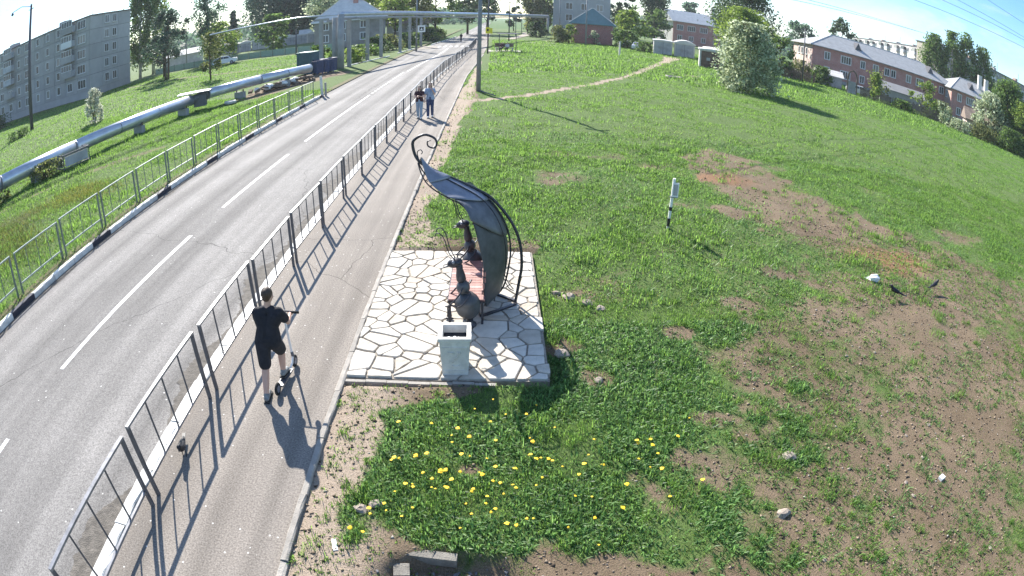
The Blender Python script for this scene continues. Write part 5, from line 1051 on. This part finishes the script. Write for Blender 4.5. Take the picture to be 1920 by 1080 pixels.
gap = ~((az > R(-1.5)) & (az < R(4.2))); P, d, e, sz = P[gap], d[gap], e[gap], sz[gap]; N = len(P)
struct(put('far_wood', npmesh('far_wood', np.stack([P-d*sz, P+e*sz*.6, P+d*sz, P-e*sz*.6], 1).reshape(-1, 3), np.arange(4*N).reshape(N, 4), LF['teal'])), 'stuff')
# ------------------------------------------------------------------ stones, flowers, small litter
def rockm(seed):
    r = random.Random(seed); mb = MB(); mb.ball((0, 0, 0), (1, 1, 1), 8, 5); mb.v = [(x*(1+r.uniform(-.25, .25)), y*.8*(1+r.uniform(-.2, .2)), z*.5*(1+r.uniform(-.2, .2))) for x, y, z in mb.v]; return mb.mesh('rock', mRock)
rms = [rockm(k) for k in range(6)]
def gz(x, y): return float(zlawn(np.array([x]), np.array([y]))[0])
RK = [(3.75, 4.95, .11, 'pale grey rock in the thin grass low in the lawn'), (1.35, 9.35, .13, 'broad pale stone of the heap right of the flagstones'), (1.65, 9.15, .12, 'second stone of the heap right of the flagstones'), (1.15, 9.5, .09, 'small brown stone of the heap near the slab'), (1.85, 8.95, .10, 'outer flat stone of the heap right of the flagstones'), (-1.36, 4.27, .09, 'pinkish rock beside the sandy strip'), (-1.2, 4.36, .08, 'reddish rock beside the sandy strip'), (1.5, 6.8, .08, 'small rock in the bare spot right of the bin'), (1.05, 7.45, .12, 'flat stone sticking out at the slab corner'), (3.3, 4.0, .10, 'shell shaped pale stone in the worn grass')]
for i, (x, y, s, lb) in enumerate(RK): o = tag(put('rock', rms[i % 6], None, (x, y, gz(x, y)+.01), i*1.1), lb, 'rock'); o.scale = (s, s, s)
rr = random.Random(12); n = 0
while n < 110:
    x, y = rr.uniform(2, 13), rr.uniform(2, 15)
    if float(soil(np.array([x]), np.array([y]))[0]) > .45:
        o = tag(put('pebble', rms[n % 6], None, (x, y, gz(x, y)+.004), rr.uniform(0, 6)), 'small pale pebble lying on the bare brown soil', 'pebble', 'pebbles on the bare soil'); s = rr.uniform(.012, .045); o.scale = (s, s, s); n += 1
rag = MB(); rag.ball((0, 0, .08), (.17, .11, .09), 9, 6); rag.box((-.12, .1, .02), (.3, .18, .02), .4); rag.v = [(x+rr.uniform(-.02, .02), y+rr.uniform(-.02, .02), z+rr.uniform(-.015, .015)) for x, y, z in rag.v]; tag(rag.build('white_rag', mPaper, loc=(8.75, 10.35, gz(8.75, 10.35))), 'crumpled white rag lying on the bare soil near the crows', 'rag')
tag(MB().box((0, 0, 0), (.11, .08, .05), .3).build('plastic_scrap', mPaper, loc=(6.1, 3.95, gz(6.1, 3.95)+.02)), 'tiny white scrap on the soil in the lower right', 'scrap')
tag(MB().box((0, 0, 0), (.05, .16, .02), .3).build('paper_scrap', mPaper, loc=(-1.55, 3.72, .02)), 'slim pale paper scrap on the reddish earth at the bottom', 'scrap')
cb = thing('concrete_block', 'long grey concrete block half sunk above the gravel pit', 'block', (-.62, 3.72, -.055), R(-6)); MB().box((0, 0, -.01), (.62, .10, .12)).build('block', mDirtyC, cb)
tag(MB().box((0, 0, 0), (.16, .16, .10), .1).build('paving_cube', mDirtyC, loc=(-.85, 3.52, -.09)), 'small square paving cube at the edge of the gravel pit', 'block')
pitm = []
gv = MB(); rr2 = random.Random(2)
for k in range(420):
    x, y = rr2.gauss(-.35, .32), rr2.gauss(3.32, .13); s = rr2.uniform(.008, .022); gv.box((x, y, gz(x, y)+s*.3), (s*2, s*1.5, s), rr2.uniform(0, 3), .8)
struct(gv.build('gravel', mGravel), 'stuff')
fh = MB(); fh.lathe([(.010, .0), (.026, .004), (.034, .010), (.024, .013), (.004, .014)], (0, 0, .13), 9); fh.v = [(a*(1+.18*math.sin(i*2.4)), b*(1+.18*math.sin(i*2.4)), c) for i, (a, b, c) in enumerate(fh.v)]; fh.cm = 1; fh.tube([(.02, .01, 0), (0, 0, .13)], .004, 4); fme = fh.mesh('dandelion', [mFlower, mStem])
rr = random.Random(77); n = 0; spots = [(-.95, 4.75), (-.55, 4.6), (-.35, 4.95), (-.15, 5.3), (-.6, 5.15), (.0, 4.7), (.45, 5.1), (1.35, 5.0), (1.75, 5.2), (.15, 4.1), (-1.25, 4.25), (.3, 5.6), (.9, 4.35), (-.2, 4.3)]
while n < 105:
    cx, cyy = rr.choice(spots); x, y = (rr.gauss(cx, .3), rr.gauss(cyy, .24)) if n < 88 else (rr.uniform(-1.2, 2.6), rr.uniform(3.7, 6.3))
    if x < -1.9 or float(soil(np.array([x]), np.array([y]))[0]) > .6 or (y > 6.6 and x < .9): continue
    o = tag(put('dandelion', fme, None, (x, y, gz(x, y)-.02+rr.uniform(-.02, .03)), rr.uniform(0, 6)), 'yellow dandelion flower in the leafy grass in front of the bin', 'flower', 'dandelions in the foreground grass'); o.rotation_euler = (rr.uniform(-.3, .3), rr.uniform(-.3, .3), rr.uniform(0, 6)); s = rr.choice((.4, .5, .6, .8)); o.scale = (s, s, rr.uniform(.6, .95)); n += 1
# ------------------------------------------------------------------ grass
def blades(name, X, Y, Z, Lh, Wd, mat, seed, lean=.6, bent=True):
    rg = np.random.default_rng(seed); N = len(X); a = rg.random(N)*2*np.pi; le = lean*rg.random(N)
    L1 = Lh*(.55+.9*rg.random(N)); w = Wd*(.6+.8*rg.random(N))
    dx, dy = np.cos(a), np.sin(a); sx, sy = -dy, dx
    P0 = np.stack([X, Y, Z-.01], 1); hx = np.sin(le); hz = np.cos(le)
    mid = P0+np.stack([dx*hx*.45, dy*hx*.45, hz*.62], 1)*L1[:, None]; tip = P0+np.stack([dx*hx*1.25, dy*hx*1.25, hz*.85], 1)*L1[:, None]
    sd3 = np.stack([sx, sy, sx*0], 1)*w[:, None]*.5
    if bent:
        V = np.stack([P0-sd3*.6, P0+sd3*.6, mid+sd3, tip, mid-sd3], 1).reshape(-1, 3); I = np.arange(N)[:, None]*5
        F = np.concatenate([I+np.array([[0, 1, 2, 4]]), I+np.array([[4, 2, 3, 3]])], 1)
        F4 = (I+np.array([[0, 1, 2, 4]])); V2 = V
        me = bpy.data.meshes.new(name); F3 = I+np.array([[4, 2, 3]])
        me.vertices.add(len(V)); me.vertices.foreach_set('co', V.astype(np.float32).ravel())
        lp = np.concatenate([F4.ravel(), F3.ravel()]).astype(np.int32); me.loops.add(len(lp)); me.loops.foreach_set('vertex_index', lp)
        ls = np.concatenate([np.arange(N)*4, N*4+np.arange(N)*3]).astype(np.int32); me.polygons.add(2*N); me.polygons.foreach_set('loop_start', ls)
        me.materials.append(mat); me.update(calc_edges=True)
    else:
        V = np.stack([P0-sd3, P0+sd3, tip], 1).reshape(-1, 3); me = npmesh(name, V, np.arange(3*N).reshape(N, 3), mat)
    return struct(put(name, me), 'stuff')
def scatter(n, xr, yr, sf, zf, seed, clump=.6, cs=1.2, thr=.75, cond=None):
    rg = np.random.default_rng(seed); x = rg.uniform(*xr, n); y = rg.uniform(*yr, n); s = sf(x, y); c = vnoise(x*cs, y*cs, seed, 3)
    p = np.clip(1.12-s*1.25, .07, 1)*(1-clump+clump*np.clip((c-.3)*3, 0, 1.3)); k = rg.random(n) < p
    if cond is not None: k &= cond(x, y)
    x, y = x[k], y[k]; return x, y, zf(x, y), c[k]
def tufts(n, xr, yr, sf, zf, seed, per, rad, cond):
    rg = np.random.default_rng(seed); tx = rg.uniform(*xr, n); ty = rg.uniform(*yr, n); keep = cond(tx, ty) & (rg.random(n) < np.clip(1.25-sf(tx, ty), .12, 1)*np.clip((vnoise(tx*.5, ty*.5, seed+5, 3)-.3)*3.2, 0, 1)); tx, ty = tx[keep], ty[keep]
    sc = .5+rg.random(len(tx))**2*1.3
    x = np.repeat(tx, per)+rg.normal(size=len(tx)*per)*rad*np.repeat(sc, per); y = np.repeat(ty, per)+rg.normal(size=len(tx)*per)*rad*np.repeat(sc, per)
    k = cond(x, y); return x[k], y[k], zf(x[k], y[k]), np.repeat(sc, per)[k]
inpic = lambda x, y: (x < 4.4+y*1.72)
off = lambda x, y: ~((x > -2.06) & (x < .87) & (y > 6.6) & (y < 11.35)) & (x > -2.0) & inpic(x, y)
x, y, z, c = scatter(460000, (-2, 14), (1.2, 9.5), soil, zlawn, 1, .6, 1.5, cond=off); blades('grass', x, y, z, (.022+.06*c)*(1-.7*soil(x, y)), .0065+0*x, mGrass, 1, 1.0)
x, y, z, c = scatter(75000, (-1.9, 6.0), (3.2, 8.5), soil, zlawn, 2, .97, 1.1, cond=lambda x, y: off(x, y) & (x < 3.2+.25*y) & (soil(x, y) < .4)); blades('broad_leaf_grass', x, y, z, .06+.05*c, .016+0*x, mGrassD, 2, 1.35)
x, y, z, c = scatter(420000, (-2, 36), (9.5, 22), soil, zlawn, 3, .5, 1.0, cond=off); blades('grass', x, y, z, (.03+.12*c**2)*(1-.7*soil(x, y)), .013+0*x, mGrass, 3, .9)
x, y, z, c = scatter(60000, (-1.9, 20), (9, 24), soil, zlawn, 33, .97, .7, cond=off); blades('broad_leaf_grass', x, y, z, .09+.05*c, .028+0*x, mGrassD, 5, 1.2, False)
x, y, z, c = scatter(330000, (-2, 75), (22, 50), soil, zlawn, 4, .5, .6, cond=off); blades('grass', x, y, z, (.03+.12*c**2), .034+0*x, mGrass, 4, 1.0, False)
x, y, z, c = scatter(190000, (-1.2, 100), (50, 115), soil, zlawn, 6, .5, .35, cond=lambda x, y: (x > -.5) & inpic(x, y)); blades('grass', x, y, z,   .11+.16*c, .09+0*x, mGrass, 6, 1.1, False)
x, y, z, c = scatter(300000, (-32, -10.95), (2, 40), soilL, zverge, 7, .5, .8, cond=lambda x, y: x > -5-y*1.75); blades('grass', x, y, z, .045+.09*c, .028+0*x, mGrass, 7, .9, False)
x, y, z, c = scatter(170000, (-85, -12), (20, 90), soilL, zverge, 8, .5, .4, cond=lambda x, y: ((x < -32) | (y > 40)) & (x > -8-y*1.75) & ~((x < -62) & (y > 73)) & ~((x > -20) & (y > 36) & (y < 57)) & (x < -16)); blades('grass', x, y, z, .09+.12*c, .08+0*x, mGrass, 8, 1.0, False)
rg = np.random.default_rng(9); t = rg.random(12000)*9; x = -15.6+rg.normal(size=12000)*1.0-.15*t+1.2*np.sin(t); y = 10+t*.95+rg.normal(size=12000)*.4; k = (x < -11.4); x, y = x[k], y[k]; blades('dry_grass', x, y, zverge(x, y), .16+0*x, .022+0*x, mGrassY, 9, 1.0, False)
x, y, z, c = tufts(900, (-2, 14), (1.5, 9.5), soil, zlawn, 51, 60, .055, off); blades('grass', x, y, z, .065*c+.02, .008+0*x, mGrass, 51, .8)
x, y, z, c = tufts(4200, (-2, 36), (9, 22), soil, zlawn, 52, 34, .09, off); blades('grass', x, y, z, .09*c+.03, .015+0*x, mGrass, 52, .8)
x, y, z, c = tufts(9500, (-2, 75), (21, 50), soil, zlawn, 53, 16, .14, off); blades('grass', x, y, z, .115*c+.03, .034+0*x, mGrass, 53, .8, False)
x, y, z, c = tufts(9000, (-1, 100), (48, 105), soil, zlawn, 54, 9, .25, lambda x, y: (x > -.5) & inpic(x, y)); blades('grass', x, y, z, .26*c+.05, .10+0*x, mGrass, 54, .8, False)
x, y, z, c = tufts(3500, (-32, -11.2), (2, 40), soilL, zverge, 55, 20, .12, lambda x, y: (x > -5-y*1.75) & (x < -11.3)); blades('grass', x, y, z, .13*c+.04, .032+0*x, mGrass, 55, .8, False)
x, y, z, c = scatter(40000, (-1.8, 14), (1.5, 10), soil, zlawn, 71, .5, 2.0, cond=off); blades('dry_grass', x, y, z, .035+.04*c, .005+0*x, mGrassY, 71, 1.3)
x, y, z, c = scatter(40000, (-1.8, 34), (9, 26), soil, zlawn, 72, .7, .9, cond=off); blades('dry_grass', x, y, z, .06+.06*c, .012+0*x, mGrassY, 72, 1.2, False)
x, y, z, c = tufts(26000, (-1.9, 17), (1.4, 13), lambda a, b: a*0, zlawn, 91, 8, .026, lambda a, b: off(a, b) & (soil(a, b) > .3)); blades('sparse_weeds', x, y, z, .032*c+.018, .009+0*x, mGrass, 91, 1.0)
x, y, z, c = tufts(4500, (1, 17), (1.4, 13), lambda a, b: a*0, zlawn, 92, 16, .04, lambda a, b: off(a, b) & (soil(a, b) > .3)); blades('sparse_weeds', x, y, z, .045*c+.025, .012+0*x, mGrassD, 92, 1.2)
def clods(name, n, xr, yr, smin, smax, mat, seed, lo):
    rg = np.random.default_rng(seed); x = rg.uniform(*xr, n); y = rg.uniform(*yr, n); sv = soil(x, y); k = off(x, y) & (rg.random(n) < np.clip((sv-lo)*1.6, 0, 1)); x, y = x[k], y[k]; N = len(x)
    B = np.array([(1, 0, 0), (-.5, .87, 0), (-.5, -.87, 0), (.1, 0, .8), (0, 0, -.5)]); F = np.array([(0, 1, 3), (1, 2, 3), (2, 0, 3), (1, 0, 4), (2, 1, 4), (0, 2, 4)])
    r = smin+(smax-smin)*rg.random(N)**3; a = rg.random(N)*6.28; P = B[None]*(1+.7*(rg.random((N, 5, 3))-.5)); P[:, :, 2] *= .7; ca, sa = np.cos(a)[:, None], np.sin(a)[:, None]
    X = (P[:, :, 0]*ca-P[:, :, 1]*sa)*r[:, None]+x[:, None]; Y = (P[:, :, 0]*sa+P[:, :, 1]*ca)*r[:, None]+y[:, None]; Z = P[:, :, 2]*r[:, None]+zlawn(x, y)[:, None]+r[:, None]*.2
    V = np.stack([X, Y, Z], -1).reshape(-1, 3); FF = (np.arange(N)[:, None, None]*5+F[None]).reshape(-1, 3)
    struct(put(name, npmesh(name, V, FF, mat)), 'stuff')
mClod = M('soil_clods', (.13, .095, .065), .95, var=.5, scale=3, col2=(.27, .21, .15), island=.9); mGrit = M('pale_grit', (.28, .25, .22), .9, var=.4, scale=3, col2=(.36, .33, .29), island=.9)
clods('soil_clods', 42000, (-2.0, 16), (1.4, 14), .006, .035, mClod, 81, .2); clods('grit', 9000, (-2.0, 16), (1.4, 16), .005, .028, mGrit, 82, .25); clods('soil_clods', 9000, (-2.0, 14), (11, 30), .012, .05, mClod, 83, .3)
# ------------------------------------------------------------------ pale green fence along the far track, haze
fg = thing('mesh_fence', 'long low pale green fence along the track behind the silver pipe', 'fence', (-62, 95.5, -.1))
for k in range(16):
    MB().box((k*2.3+1.1, -.03*k, .62), (2.2, .04, 1.1)).build('mesh_panel', M('pale_green_mesh', (.28, .38, .30), .8) if k == 0 else bpy.data.materials['pale_green_mesh'], fg); MB().box((k*2.3, -.03*k, .65), (.08, .08, 1.35)).build('post', mPoleD, fg)
hz = MB(); hz.box((0, 0, 17.5), (2900, 2900, 38)); ho = hz.build('haze', None if False else mDark); struct(ho, 'stuff')
hm = bpy.data.materials.new('haze_air'); hm.use_nodes = True; hn = hm.node_tree; hn.nodes.clear(); oo = hn.nodes.new('ShaderNodeOutputMaterial'); pv = hn.nodes.new('ShaderNodeVolumePrincipled')
pv.inputs['Color'].default_value = (.86, .93, 1.0, 1); pv.inputs['Density'].default_value = HAZE; pv.inputs['Anisotropy'].default_value = .2; hn.links.new(pv.outputs[0], oo.inputs['Volume']); ho.data.materials.clear(); ho.data.materials.append(hm)
